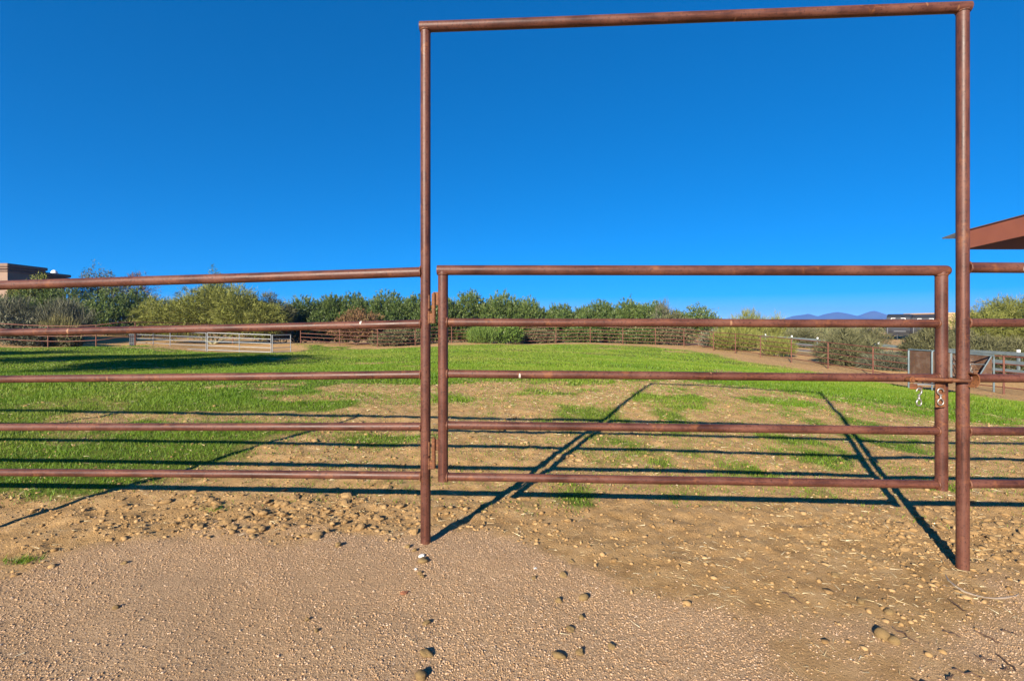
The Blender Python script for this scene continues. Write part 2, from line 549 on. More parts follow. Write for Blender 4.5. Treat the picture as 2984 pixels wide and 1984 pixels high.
def gravel_amount(x, y):
    """1 on the pink granite apron in front of the fence, 0 on brown soil."""
    bx = [-4, -2.6, -2.05, -1.2, -0.55, -0.1, 0.15, 0.35, 0.6, 1.0, 1.6, 2.3, 2.8, 3.4, 5]
    by = [2.6, 2.85, 3.12, 3.14, 3.16, 3.12, 2.95, 2.62, 2.45, 2.35, 2.25, 2.45, 2.75, 2.85, 2.9]
    edge = np.interp(x, bx, by) + (fbm(x * 3, y * 3, 5, 4) - 0.5) * 0.5
    g = sstep(0.14, -0.14, y - edge)
    tongue = sstep(0.55, 0.95, x) * sstep(2.9, 2.2, x)
    n = fbm(x * 1.6 + 7, y * 1.6, 61, 4)
    g = g * (1 - tongue * sstep(0.40, 0.58, n) * 0.9)
    right = sstep(1.9, 2.6, x) * sstep(0.42, 0.60, fbm(x * 2.2, y * 2.2 + 3, 67, 3))
    return np.clip(g * (1 - 0.7 * right), 0, 1)


def stony_amount(x, y):
    """Belt of round clods just inside the fence."""
    a = np.exp(-((x + 1.75) / 1.25) ** 2 - ((y - 3.42) / 0.30) ** 2)
    b = np.exp(-((x - 2.9) / 0.95) ** 2 - ((y - 3.25) / 0.42) ** 2)
    c = 0.5 * np.exp(-((x - 0.15) / 0.55) ** 2 - ((y - 3.6) / 0.45) ** 2)
    return np.clip(a + b + c, 0, 1)


def micro(x, y, g=None, gr=None):
    near = sstep(30, 12, np.hypot(x, y))
    g = grass_amount(x, y) if g is None else g
    gr = gravel_amount(x, y) if gr is None else gr
    soil = (1 - gr) * (1 - 0.6 * g) * (y > 2.0)
    rough = (fbm(x * 9, y * 9, 81, 3) - 0.5) * 0.040 + (fbm(x * 26, y * 26, 85, 3) - 0.5) * 0.020
    lump = (fbm(x * 1.4, y * 1.4, 91, 3) - 0.5) * 0.06
    fine = (fbm(x * 40, y * 40, 95, 2) - 0.5) * 0.006 + (fbm(x * 2.2, y * 2.2, 97, 3) - 0.5) * 0.02
    turf = (fbm(x * 0.35, y * 0.35, 99, 3) - 0.5) * 0.14 * sstep(6, 12, y)
    return near * (rough * soil * sstep(2.0, 3.4, y) + lump * soil * sstep(3.0, 4.5, y) + fine) + turf * sstep(60, 30, y)


def gz(x, y):
    x = np.atleast_1d(np.asarray(x, dtype=np.float64)); y = np.atleast_1d(np.asarray(y, dtype=np.float64))
    return macro(x, y) + micro(x, y)


def gz1(x, y):
    return float(gz([x], [y])[0])


def lines(segs):
    out = [segs[0][0]]
    for a, b, s0, s1 in segs:
        v, n = a, 0
        while v < b - 1e-6:
            t = (v - a) / (b - a)
            v = min(b, v + s0 * (s1 / s0) ** t)
            if b - v < 0.4 * s1: v = b
            out.append(v)
    return np.array(out)


ys = lines([(-40, -2, 6, 1.0), (-2, 1.5, 0.8, 0.1), (1.5, 5.2, 0.027, 0.029), (5.2, 12, 0.035, 0.10), (12, 50, 0.16, 0.8), (50, 130, 1.2, 8), (130, 4200, 20, 600)])
xr = lines([(0.5, 3.6, 0.032, 0.032), (3.6, 8, 0.036, 0.11), (8, 30, 0.14, 0.8), (30, 130, 1.2, 9), (130, 4200, 20, 600)])
xl = lines([(-0.5, 3.4, 0.032, 0.032), (3.4, 9, 0.036, 0.11), (9, 40, 0.14, 0.8), (40, 130, 1.2, 9), (130, 4200, 20, 600)])
xs = np.unique(np.round(np.concatenate([-xl[::-1], xr, np.arange(0.5, 0.5, 0.025)]), 5))
xs = np.concatenate([-xl[::-1], xr[1:]]) if abs(xl[0] + 0.5) < 1e-9 else xs
GX, GY = np.meshgrid(xs, ys)
gx, gy = GX.ravel(), GY.ravel()
g_grass = grass_amount(gx, gy)
g_gravel = gravel_amount(gx, gy)
gzv = macro(gx, gy) + micro(gx, gy, g_grass, g_gravel)
nx, ny = len(xs), len(ys)
idx = np.arange(nx * ny).reshape(ny, nx)
quads = np.stack([idx[:-1, :-1], idx[:-1, 1:], idx[1:, 1:], idx[1:, :-1]], -1).reshape(-1, 4)
me = mesh_np('ground', np.stack([gx, gy, gzv], 1), quads, 4, {'grassy': g_grass, 'gravelly': g_gravel})

m, t, b = new_mat('earth, granite apron and turf')
o = coord(t)
na = noise(t, o, 1.1, 6, 0.6)
nb = noise(t, o, 7, 6, 0.65)
nc = noise(t, o, 60, 5, 0.7)
nd = noise(t, o, 190, 3, 0.7)
soil = ramp(t, nb, [(0.32, (0.29, 0.168, 0.064)), (0.50, (0.44, 0.268, 0.112)), (0.68, (0.53, 0.345, 0.165))])
soil = mix(t, ramp(t, na, [(0.35, 0.0), (0.7, 0.6)]), soil, (0.45, 0.27, 0.12))
soil = mix(t, ramp(t, nc, [(0.58, 0.0), (0.72, 0.5)]), soil, (0.54, 0.40, 0.22))
gvl = ramp(t, nd, [(0.34, (0.22, 0.130, 0.066)), (0.46, (0.475, 0.305, 0.168)), (0.56, (0.545, 0.365, 0.212)), (0.68, (0.64, 0.50, 0.35))])
gvl = mix(t, ramp(t, na, [(0.35, 0.0), (0.68, 0.55)]), gvl, (0.40, 0.245, 0.125))
gvl = mix(t, ramp(t, nc, [(0.34, 0.6), (0.47, 0.0)]), gvl, (0.19, 0.115, 0.062))  # shade of the pits between grains, put into the colour
base = mix(t, attr(t, 'gravelly'), soil, gvl)
turf = ramp(t, nb, [(0.3, (0.055, 0.095, 0.010)), (0.55, (0.095, 0.145, 0.014)), (0.8, (0.17, 0.17, 0.04))])
gmask = mth(t, 'ADD', attr(t, 'grassy'), mth(t, 'MULTIPLY', mth(t, 'SUBTRACT', noise(t, o, 5, 5, 0.7), 0.5), 0.7))
base = mix(t, ramp(t, gmask, [(0.40, 0.0), (0.75, 0.92)]), base, turf)
t.links.new(base, b.inputs['Base Color'])
b.inputs['Roughness'].default_value = 0.95
b.inputs['Specular IOR Level'].default_value = 0.12
hgt = mth(t, 'ADD', mth(t, 'MULTIPLY', nc, 1.0), mth(t, 'MULTIPLY', nd, 0.55))
bump(t, b, hgt, 1.0, 0.016)
ground = link('ground', me, m)
me.polygons.foreach_set('use_smooth', np.ones(len(me.polygons), dtype=bool))
tag(ground, 'pink granite apron, brown trodden earth and green paddock turf', 'ground', kind='structure')

# ------------------------------------------------------------------ mountains
mx0, MY = 1850.0, 3300.0
ridge_px = [(2235, 941), (2260, 936), (2280, 930), (2310, 921), (2340, 917), (2356, 914), (2372, 919), (2384, 922), (2400, 916), (2425, 911), (2440, 909), (2462, 912), (2480, 916), (2498, 924), (2506, 922),
            (2520, 914), (2534, 908), (2545, 906), (2553, 906.5), (2566, 913), (2585, 920), (2610, 928), (2640, 933), (2700, 932), (2760, 929), (2830, 926), (2900, 930), (3000, 934), (3150, 930), (3300, 938)]
rp = np.array(ridge_px, dtype=float)
mu = np.linspace(rp[0, 0], rp[-1, 0], 240)
hgtm = (HY - np.interp(mu, rp[:, 0], rp[:, 1])) / F_PX * MY + CAM_Z + 1.1
mv = np.linspace(0, 1, 25)
MXg = ((mu - CX) / F_PX * MY)[None, :] * np.ones((25, 1))
dep = (mv - 0.5)[:, None] * 700
prof = np.clip(1 - np.abs(mv - 0.5) * 2, 0, 1)[:, None]
rough = (fbm(MXg / 40, (dep + 0 * MXg) / 40, 131, 4) - 0.5)
MZ = -1.3 + hgtm[None, :] * prof ** 1.15 * (1 + 0.0 * rough) + rough * 30 * prof * (1 - prof ** 4)
mverts = np.stack([MXg, MY + dep + 0 * MXg, MZ], -1).reshape(-1, 3)
mi = np.arange(25 * 240).reshape(25, 240)
mq = np.stack([mi[:-1, :-1], mi[:-1, 1:], mi[1:, 1:], mi[1:, :-1]], -1).reshape(-1, 4)
mo = link('hills', mesh_np('hills', mverts, mq, 4), M['mountain'], smooth=True)
tag(mo, 'hazy blue mountain ridge on the horizon', 'mountains', kind='structure')

# ------------------------------------------------------------------ near fence, gate portal and gate
PR, RR = 0.0302, 0.0242          # post and rail radius
LPX, LPY, LPZ = -0.521, 3.000, 0.0
RPX, RPY, RPZ = 2.563, 2.830, -0.075


def weld(mb, c, n, r, tube_r=0.006, seg=22):
    """Lumpy bead round a joint."""
    n = Vector(n).normalized()
    u = n.orthogonal().normalized(); v = n.cross(u)
    pts = [Vector(c) + (u * math.cos(a) + v * math.sin(a)) * (r + random.uniform(-0.0012, 0.0012)) for a in [2 * math.pi * k / seg for k in range(seg + 1)]]
    mb.tube(pts, [tube_r * random.uniform(0.7, 1.25) for _ in pts], 7, caps=False)


def part_tube(name, p0, p1, r, mat, root, seg=32, n=2, wob=0.0):
    loc = Vector(root.location)
    a, b_ = Vector(p0) - loc, Vector(p1) - loc
    mb = MB()
    pts = [a.lerp(b_, i / (n - 1)) for i in range(n)]
    if wob:
        pts = [p + Vector((0, random.uniform(-wob, wob), random.uniform(-wob, wob))) if 0 < i < n - 1 else p for i, p in enumerate(pts)]
    mb.tube(pts, r, seg)
    return mb.build(name, mat, root)


portal = empty('gate_portal', (LPX, LPY, gz1(LPX, LPY)))
tag(portal, 'tall brown pipe portal of two posts and a high crossbar over the gate', 'gate portal')
part_tube('post', (LPX, LPY, gz1(LPX, LPY) - 0.25), (LPX, LPY, 3.085), PR, M['pipe_z'], portal)
part_tube('post', (RPX, RPY, gz1(RPX, RPY) - 0.25), (RPX, RPY, 3.092), PR * 1.02, M['pipe_z'], portal)
cb0 = Vector((LPX - 0.034, LPY + 0.002, 3.107)); cb1 = Vector((RPX + 0.036, RPY - 0.002, 3.116))
part_tube('crossbar', cb0, cb1, PR * 1.02, M['pipe_x'], portal, n=9, wob=0.0008)
for nm, p in (('weld', Vector((LPX, LPY, 3.083))), ('weld', Vector((RPX, RPY, 3.091)))):
    mb = MB(); weld(mb, p - Vector(portal.location), (0, 0, 1), PR * 1.02, 0.005)
    mb.build(nm, M['weld'], portal)

# left fence
LF2 = (-3.505, 3.283); LF3 = (-6.49, 3.566); LF4 = (-9.5, 3.85)
hl = [1.6315, 1.320, 1.014, 0.700, 0.404]
lf = empty('pipe_fence', (LF2[0], LF2[1], gz1(*LF2)))
tag(lf, 'brown five rail pipe fence running left from the tall portal post', 'fence')
d0 = Vector((LF2[0] - LPX, LF2[1] - LPY, 0)).normalized()
for k, h in enumerate(hl):
    a = Vector((LPX, LPY, h)) + d0 * (PR - 0.004)
    e = Vector((LF4[0], LF4[1], h - 0.19 + 0.0))
    mid = [Vector((LPX + (LF4[0] - LPX) * s, LPY + (LF4[1] - LPY) * s, h - 0.0211 * (abs(LPX + (LF4[0] - LPX) * s - LPX)))) for s in (0.12, 0.25, 0.5, 0.75, 1.0)]
    mb = MB()
    L0 = Vector(lf.location)
    mb.tube([a - L0] + [p + Vector((0, 0, random.uniform(-0.002, 0.002))) - L0 for p in mid], PR if k == 0 else RR, 32)
    mb.build('rail', M['pipe_x'], lf)
    mb = MB(); weld(mb, a + d0 * 0.002 - L0, d0, (PR if k == 0 else RR) + 0.001, 0.0065)
    mb.build('weld', M['weld'], lf)
for (x, y) in (LF2, LF3, LF4):
    part_tube('post', (x, y, gz1(x, y) - 0.25), (x, y, 1.6315 - 0.0211 * (LPX - x) - PR * 0.6), PR, M['pipe_z'], lf)

# right fence
RF2 = (5.6, 2.83)
rf = empty('pipe_fence', (RF2[0], RF2[1], gz1(*RF2)))
tag(rf, 'brown five rail pipe fence running right from the latch post', 'fence')
for k, h in enumerate([1.6385, 1.325, 1.011, 0.710, 0.411]):
    a = Vector((RPX + PR - 0.004, RPY, h)); e = Vector((RF2[0] + 3.0, RF2[1], h - 0.03))
    part_tube('rail', a, e, PR if k == 0 else RR, M['pipe_x'], rf, n=6, wob=0.0015)
    mb = MB(); weld(mb, a + Vector((0.003, 0, 0)) - Vector(rf.location), (1, 0, 0), (PR if k == 0 else RR) + 0.001, 0.0065)
    mb.build('weld', M['weld'], rf)
for (x, y) in (RF2, (8.55, 2.83)):
    part_tube('post', (x, y, gz1(x, y) - 0.25), (x, y, 1.60), PR, M['pipe_z'], rf)

# the gate
GLX, GLY, GRX, GRY = -0.415, 2.996, 2.498, 2.895
gate = empty('pipe_gate', (GLX, GLY, 0.374))
tag(gate, 'wide brown five rail pipe gate hung under the tall portal', 'gate')
g0 = Vector(gate.location)
gl = [1.6415, 1.328, 1.019, 0.711, 0.400]
grr = [1.628, 1.320, 1.004, 0.696, 0.3854]
gd = Vector((GRX - GLX, GRY - GLY, 0)).normalized()
part_tube('upright', (GLX, GLY, 0.374), (GLX, GLY, gl[0] - PR * 0.3), PR, M['pipe_z'], gate)
part_tube('upright', (GRX, GRY, 0.355), (GRX, GRY, grr[0] - PR * 0.3), PR * 1.03, M['pipe_z'], gate)
for k in range(5):
    a = Vector((GLX, GLY, gl[k])); e = Vector((GRX, GRY, grr[k]))
    if k == 0:
        a = a - gd * 0.035
        mb = MB()
        e2 = e + gd * 0.020
        pts = [a, a.lerp(e2, 0.33), a.lerp(e2, 0.66), e2, e2 + gd * 0.012, e2 + gd * 0.021, e2 + gd * 0.027, e2 + gd * 0.030]
        mb.tube([p - g0 for p in pts], [PR, PR, PR, PR, PR * 0.95, PR * 0.8, PR * 0.55, PR * 0.2], 32)
        mb.build('rail', M['pipe_x'], gate)
    else:
        sag = Vector((0, 0, -0.004))
        part_tube('rail', a + gd * 0.012, e - gd * 0.012, RR, M['pipe_x'], gate, n=8, wob=0.0012)
        for p, s in ((a, 1), (e, -1)):
            mb = MB(); weld(mb, p + gd * s * (PR - 0.004) - g0, gd, RR + 0.002, 0.0065)
            mb.build('weld', M['weld'], gate)
mb = MB(); weld(mb, Vector((GLX, GLY, gl[0] - PR * 0.85)) - g0, (0, 0, 1), PR + 0.001, 0.005); mb.build('weld', M['weld'], gate)
mb = MB(); weld(mb, Vector((GRX, GRY, grr[0] - PR * 0.85)) - g0, (0, 0, 1), PR + 0.001, 0.005); mb.build('weld', M['weld'], gate)
HXc, HYc = -0.4700, 2.985
for (z0, z1, gz0, gz1_, pz0, pz1, hm) in ((1.322, 1.500, 1.43, 1.51, 1.318, 1.395, 'rust'), (0.453, 0.633, 0.56, 0.625, 0.445, 0.515, 'rust')):
    hb = part_tube('hinge', (HXc, HYc, z0), (HXc, HYc, z1), 0.0125, M[hm], gate, seg=20)
    mb = MB()
    mb.tube([Vector((HXc, HYc, z1)) - g0, Vector((HXc, HYc, z1 + 0.008)) - g0], 0.006, 10)
    mb.build('hinge_pin', M['rust'], hb)
    mb = MB()
    mb.box(Vector(((HXc + GLX) / 2 - 0.004, HYc + 0.005, (gz0 + gz1_) / 2)) - g0, (0.044, 0.009, gz1_ - gz0), bev=0.003)
    mb.build('hinge_plate', M['rust'], hb)
    # the fixed half welded on the post
    mb = MB()
    p0 = Vector(portal.location)
    mb.box(Vector((LPX + 0.026, LPY - 0.018, (pz0 + pz1) / 2)) - p0, (0.020, 0.010, pz1 - pz0), rz=0.75, bev=0.003)
    mb.box(Vector((LPX + 0.024, LPY - 0.019, pz1 + 0.055)) - p0, (0.010, 0.008, 0.085), rz=0.75, bev=0.003)
    mb.build('hinge_leaf', M['rust'], portal)
    mb = MB()
    mb.box(Vector((HXc - 0.015, HYc - 0.004, (pz0 + pz1) / 2 - 0.004)) - p0, (0.020, 0.009, (pz1 - pz0) * 0.75), bev=0.002)
    mb.build('hinge_tab', M['rust'], portal)

# ---- sliding latch on the gate
LZ = 1.32 - (1108 - 943) / F_PX * 2.83       # height of the rod


def lat(px, py, y):
    return at(px, py, y)


YL = 2.845
rod = MB()
rp0, rp1 = lat(2664, 1104, YL), lat(2826, 1110, 2.775)
rod.tube([rp0 - g0, rp1 - g0], 0.0105, 18)
rod.build('latch_rod', M['rust'], gate)
sl = MB()
sl.tube([lat(2672, 1106, YL) - g0, lat(2760, 1108, YL - 0.022) - g0], 0.0145, 18)
sl.build('latch_sleeve', M['pipe_x'], gate)
col = MB()
col.tube([lat(2762, 1108, YL - 0.024) - g0, lat(2772, 1108.5, YL - 0.027) - g0], 0.018, 20)
col.build('latch_collar', M['rust'], gate)
kn = MB()
kc = lat(2657, 1106, YL - 0.005)
kn.tube([kc + Vector((0, 0.028, 0)) - g0, kc + Vector((0, -0.006, 0)) - g0], 0.0165, 18)
kn.tube([kc + Vector((0, -0.006, 0)) - g0, kc + Vector((0, -0.012, 0)) - g0], 0.011, 14)
kn.build('latch_knob', M['rust'], gate)
pl = MB()
pc = lat(2740, 1150, 2.852)
pl.box(pc - g0, (0.056, 0.007, 0.145), bev=0.002)
pl.build('latch_plate', M['rust'], gate)
fb = MB()
fa, fe = lat(2662, 1118, 2.862), lat(2734, 1120, 2.862)
fb.box((fa + fe) / 2 - g0, ((fe - fa).length, 0.006, 0.011))
fb.build('latch_bar', M['galv'], gate)
tb = MB()
tc = lat(2662, 1126, 2.858)
tb.box(tc - g0, (0.044, 0.006, 0.032), bev=0.002)
tb.build('latch_tab', M['rust'], gate)
ey = MB()
ec = lat(2679, 1131, 2.852)
ey.tube([ec + Vector((math.cos(a) * 0.011, -0.004, math.sin(a) * 0.012)) - g0 for a in [2 * math.pi * k / 16 for k in range(17)]], 0.0035, 8)
ey.build('latch_eye', M['rust'], gate)
# keeper hoop on the post: a bent flat strap that stands out to the right and front
kp = MB()
kc = at(2824, 1106, 2.80)
hoop = []
for k in range(15):
    a = R(-100 + 200 * k / 14)
    hoop.append((math.cos(a) * 0.026, math.sin(a) * 0.036))
vs, fs = [], []
p0 = Vector(portal.location)
for (u, v) in hoop:
    for du, dy in ((0, -0.034), (0, 0.012), (0.005, 0.012), (0.005, -0.034)):
        rr = 1 + du / 0.03
        vs.append(kc + Vector((u * rr - 0.004, dy - 0.005, v * rr)) - p0)
for k in range(14):
    for q in range(4):
        q2 = (q + 1) % 4
        fs.append((k * 4 + q, k * 4 + q2, (k + 1) * 4 + q2, (k + 1) * 4 + q))
fs.append((0, 1, 2, 3)); fs.append((56, 59, 58, 57))
kp.add(vs, fs)
kp.build('latch_keeper', M['rust'], portal)
# short chain hanging by the post
ch = empty('short_chain', at(2832, 1088, 2.86))
tag(ch, 'short zinc chain hanging behind the latch post on the right fence rail', 'chain')
c0 = Vector(ch.location)
for k in range(6):
    p = at(2826 + 1.6 * k, 1063 + 6.2 * k, 2.86) - c0
    mb = MB()
    ax = Vector((1, 0, 0)) if k % 2 else Vector((0, 1, 0))
    dn = Vector((0.25, 0, -1)).normalized()
    mb.tube([p + ax * math.cos(a) * 0.0042 + dn * math.sin(a) * 0.0085 for a in [2 * math.pi * q / 12 for q in range(13)]], 0.0018, 6)
    mb.build('link', M['zinc'], ch)


def snap_hook(px, top, bot, y, flip, label, lean=0.0):
    """Bolt snap: round eye below, swivel, shank, open hook above."""
    s = (bot - top) / F_PX * y
    base = at(px, bot, y)
    r = empty('snap_hook', base, 0)
    r.rotation_euler = (0, lean, R(8) * flip)
    e = MB()
    rr = s * 0.155
    e.tube([Vector((rr * math.cos(a), 0, rr * 1.15 + rr * 1.15 * math.sin(a))) for a in [2 * math.pi * k / 20 for k in range(21)]], s * 0.042, 8)
    e.build('eye', M['zinc'], r)
    sw = MB()
    sw.tube([Vector((0, 0, rr * 2.2)), Vector((0, 0, rr * 2.55)), Vector((0, 0, rr * 2.7)), Vector((0, 0, rr * 3.0))], [s * 0.045, s * 0.075, s * 0.075, s * 0.05], 12)
    sw.build('swivel', M['zinc'], r)
    sh = MB()
    sh.tube([Vector((0, 0, rr * 2.9)), Vector((0, 0, s * 0.62))], s * 0.05, 12)
    sh.build('shank', M['zinc'], r)
    hk = MB()
    cz, hr = s * 0.80, s * 0.165
    pts = [Vector((0, 0, s * 0.58))]
    for k in range(13):
        a = R(-75 + 255 * k / 12)
        pts.append(Vector((flip * hr * math.cos(a), 0, cz + hr * 1.1 * math.sin(a))))
    hk.tube(pts, [s * 0.05] * 9 + [s * 0.045, s * 0.042, s * 0.04, s * 0.035, s * 0.03], 9)
    hk.build('hook', M['zinc'], r)
    th = MB()
    th.tube([Vector((0, 0, s * 0.60)), Vector((-flip * s * 0.085, 0, s * 0.60))], s * 0.035, 8)
    th.build('thumb_knob', M['zinc'], r)
    tag(r, label, 'snap hook', 'snap hooks at the gate latch')
    return r


snap_hook(2678, 1130, 1182, 2.845, 1, 'zinc snap hook hanging over the grass left of the gate end upright')
snap_hook(2741, 1131, 1180, 2.838, -1, 'zinc snap hook hanging against the rusty latch plate')

# ------------------------------------------------------------------ far paddock fence
FH = 1.5
ff = empty('pipe_fence', FP[6])
tag(ff, 'long curving brown five rail pipe fence along the far side of the paddock', 'fence')
o0 = Vector(ff.location)
for p in FP:
    g = gz1(p.x, p.y)
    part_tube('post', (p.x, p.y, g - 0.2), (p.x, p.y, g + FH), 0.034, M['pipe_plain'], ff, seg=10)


def smooth_path(pts, h, per=3):
    out = []
    n = len(pts)
    for i in range(n - 1):
        p0, p1, p2, p3 = pts[max(0, i - 1)], pts[i], pts[i + 1], pts[min(n - 1, i + 2)]
        for k in range(per):
            t_ = k / per
            out.append(0.5 * ((2 * p1) + (p2 - p0) * t_ + (2 * p0 - 5 * p1 + 4 * p2 - p3) * t_ * t_ + (3 * p1 - p0 - 3 * p2 + p3) * t_ ** 3) + Vector((0, 0, h)))
    out.append(pts[-1] + Vector((0, 0, h)))
    return out


FPg = [Vector((p.x, p.y, gz1(p.x, p.y))) for p in FP]
for k in range(5):
    h = FH - 0.01 - k * 0.305
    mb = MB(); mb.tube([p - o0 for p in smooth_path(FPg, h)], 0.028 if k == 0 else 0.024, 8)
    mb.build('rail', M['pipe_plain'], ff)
# left stretch, four rails, meets the field corner
lff = empty('pipe_fence', LP_[2])
tag(lff, 'shaded four rail pipe fence at the far left in front of the dirt road', 'fence')
o0 = Vector(lff.location)
LPg = [Vector((p.x, p.y, gz1(p.x, p.y))) for p in LP_]
turn = [Vector((-23.0, 41.0, 0)), Vector((-19.5, 43.0, 0))]
for q in turn: q.z = gz1(q.x, q.y)
tops = [1.62, 1.60, 1.46, 1.52, 1.72, 1.6, 1.55]
for p, h in zip(LPg + turn, tops):
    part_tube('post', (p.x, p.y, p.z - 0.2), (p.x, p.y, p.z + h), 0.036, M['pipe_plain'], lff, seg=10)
for k in range(4):
    mb = MB()
    pts = [p + Vector((0, 0, h - 0.01 - k * 0.34)) - o0 for p, h in zip(LPg + turn, tops)]
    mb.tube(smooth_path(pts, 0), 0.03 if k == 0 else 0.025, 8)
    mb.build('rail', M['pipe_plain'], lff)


# ------------------------------------------------------------------ galvanised stock panels
def stock_panel(a, b_, hgt, n_rails, uprights, label, name='livestock_hurdle'):
    r = empty(name, a)
    tag(r, label, 'hurdle', 'galvanised stock panels at the field corner')
    d = b_ - a
    hd = Vector((d.x, d.y, 0)); L = hd.length; hd.normalize()
    for k in range(n_rails):
        z = 0.10 + (hgt - 0.13) * k / (n_rails - 1)
        mb = MB(); mb.tube([Vector((0, 0, z)), Vector((d.x, d.y, d.z + z))], 0.024 if k < n_rails - 1 else 0.028, 8)
        mb.build('rail', M['galv'], r)
    for s in uprights:
        mb = MB(); mb.tube([d * s + Vector((0, 0, 0.0)), d * s + Vector((0, 0, hgt))], 0.03 if s in (0, 1) else 0.025, 8)
        mb.build('upright', M['galv'], r)
    return r


def onground(px, py, y):
    p = at(px, py, y); p.z = gz1(p.x, p.y); return p


pa, pb, pc_, pd = onground(393, 1013, 36.8), onground(601, 1022, 34.6), onground(790, 1027, 34.4), onground(847, 1028, 35.4)
stock_panel(pa, pb, 1.30, 5, (0, 0.27, 0.51, 1), 'galvanised stock panel from the dark post to the middle of the row')
stock_panel(pb + Vector((0.1, 0, 0)), pc_, 1.32, 5, (0, 0.5, 1), 'galvanised stock panel in front of the yellow green palo verde trunk')
stock_panel(pc_ + Vector((0.1, 0, 0)), pd, 1.30, 5, (0, 1), 'short galvanised gate panel at the right end of the row', 'stock_gate')
dp = onground(385, 1014, 36.6)
dpo = empty('strainer_post', dp)
tag(dpo, 'thick dark steel post at the left end of the galvanised panels', 'post')
for dx, nm in ((-0.12, 'post'), (0.02, 'post'), (0.14, 'post')):
    mb = MB(); mb.tube([Vector((dx, 0, -0.1)), Vector((dx, 0, 1.35))], 0.065, 10); mb.build(nm, M['dark_steel'], dpo)
for z in (0.35, 1.0):
    mb = MB(); mb.box((0.01, 0, z), (0.40, 0.15, 0.06)); mb.build('strap', M['dark_steel'], dpo)

# ------------------------------------------------------------------ grey plank fence on the right
gfp = [(2150, 45.0), (2188, 43.5), (2230, 42.0), (2307, 39.5), (2382, 37.2), (2465, 35.0), (2559, 32.6), (2670, 30.2), (2800, 27.6), (2968, 24.6), (3150, 22)]
gf = [onground(px, 1000, y) for px, y in gfp]
gfo = empty('plank_fence', gf[4])
tag(gfo, 'grey three plank fence with white topped posts beyond the paddock on the right', 'fence')
o0 = Vector(gfo.location)
for i, p in enumerate(gf):
    mb = MB(); mb.box(p - o0 + Vector((0, 0, 0.55)), (0.09, 0.09, 1.3)); po = mb.build('post', M['plank'], gfo)
    mb = MB(); mb.box(p - o0 + Vector((0, 0, 1.28)), (0.106, 0.106, 0.30), bev=0.01); mb.build('cap', M['white_cap'], po)
    if i:
        q = gf[i - 1]
        for z in (0.35, 0.78, 1.22):
            a = q + Vector((-0.06, 0, z)) - o0; b_ = p + Vector((-0.06, 0, z)) - o0
            dv = b_ - a
            ang = math.atan2(dv.y, dv.x)
            mb = MB()
            mb.box((a + b_) / 2, (dv.length - 0.01, 0.03, 0.17), rz=ang, ry=-math.asin(dv.z / dv.length))
            mb.build('plank', M['plank'], gfo)

# ------------------------------------------------------------------ hay feeder
fy = 16.6
fa = onground(2716, 1150, fy); fb_ = onground(2896, 1150, fy + 0.3)
fd = empty('hay_feeder', fa, math.atan2(fb_.y - fa.y, fb_.x - fa.x))
tag(fd, 'rusty sheet metal hay feeder with slanted slats in a pale tube frame', 'feeder')
FL = math.hypot(fb_.x - fa.x, fb_.y - fa.y)
zt = at(2716, 1022, fy).z - fa.z
zt2 = at(2896, 1036, fy + 0.3).z - fa.z
wd = 0.85


def fpart(name, mat, fn):
    mb = MB(); fn(mb); return mb.build(name, mat, fd)


for x, z in ((0, zt), (FL, zt2)):
    for y in (0, wd):
        fpart('leg', M['feeder_tube'], lambda mb: mb.tube([(x, y, -0.05), (x, y, z - 0.06), (x + (0.02 if x == 0 else -0.02), y, z - 0.015), (x + (0.07 if x == 0 else -0.07), y, z)], 0.03, 10))
    fpart('end_bar', M['feeder_tube'], lambda mb: mb.tube([(x, 0, z), (x, wd, z)], 0.026, 10))
for y in (0, wd):
    fpart('top_tube', M['feeder_tube'], lambda mb: mb.tube([(0.05, y, zt), (FL - 0.05, y, zt2)], 0.028, 10))
fpart('side_sheet', M['feeder_sheet'], lambda mb: mb.box((0.36, 0.02, (zt + 0.38) / 2 + 0.0), (0.68, 0.012, zt - 0.40)))
fpart('back_sheet', M['feeder_sheet'], lambda mb: mb.box((FL / 2, wd - 0.03, (zt2 + 0.38) / 2), (FL - 0.1, 0.012, zt2 - 0.44)))
fpart('end_sheet', M['feeder_sheet'], lambda mb: mb.box((0.012, wd / 2, (zt + 0.38) / 2), (0.012, wd - 0.10, zt - 0.42)))
fpart('sheet_edge', M['galv'], lambda mb: mb.box((0.71, 0.015, (zt + 0.38) / 2), (0.03, 0.03, zt - 0.38)))
fpart('divider', M['feeder_tube'], lambda mb: mb.tube([(0.74, 0, zt - 0.02), (0.74, 0, 0.38)], 0.022, 8))
fpart('end_triangle', M['feeder_sheet'], lambda mb: mb.add([(FL - 0.04, 0.03, zt2 - 0.05), (FL - 0.04, 0.03, 0.45), (FL - 0.55, 0.03, 0.45), (FL - 0.04, 0.045, zt2 - 0.05), (FL - 0.04, 0.045, 0.45), (FL - 0.55, 0.045, 0.45)], [(0, 2, 1), (3, 4, 5), (0, 1, 4, 3), (1, 2, 5, 4), (2, 0, 3, 5)]))
fpart('diagonal', M['feeder_tube'], lambda mb: mb.tube([(FL - 0.10, 0.0, zt2 - 0.03), (FL - 0.62, 0.0, 0.42)], 0.022, 8))
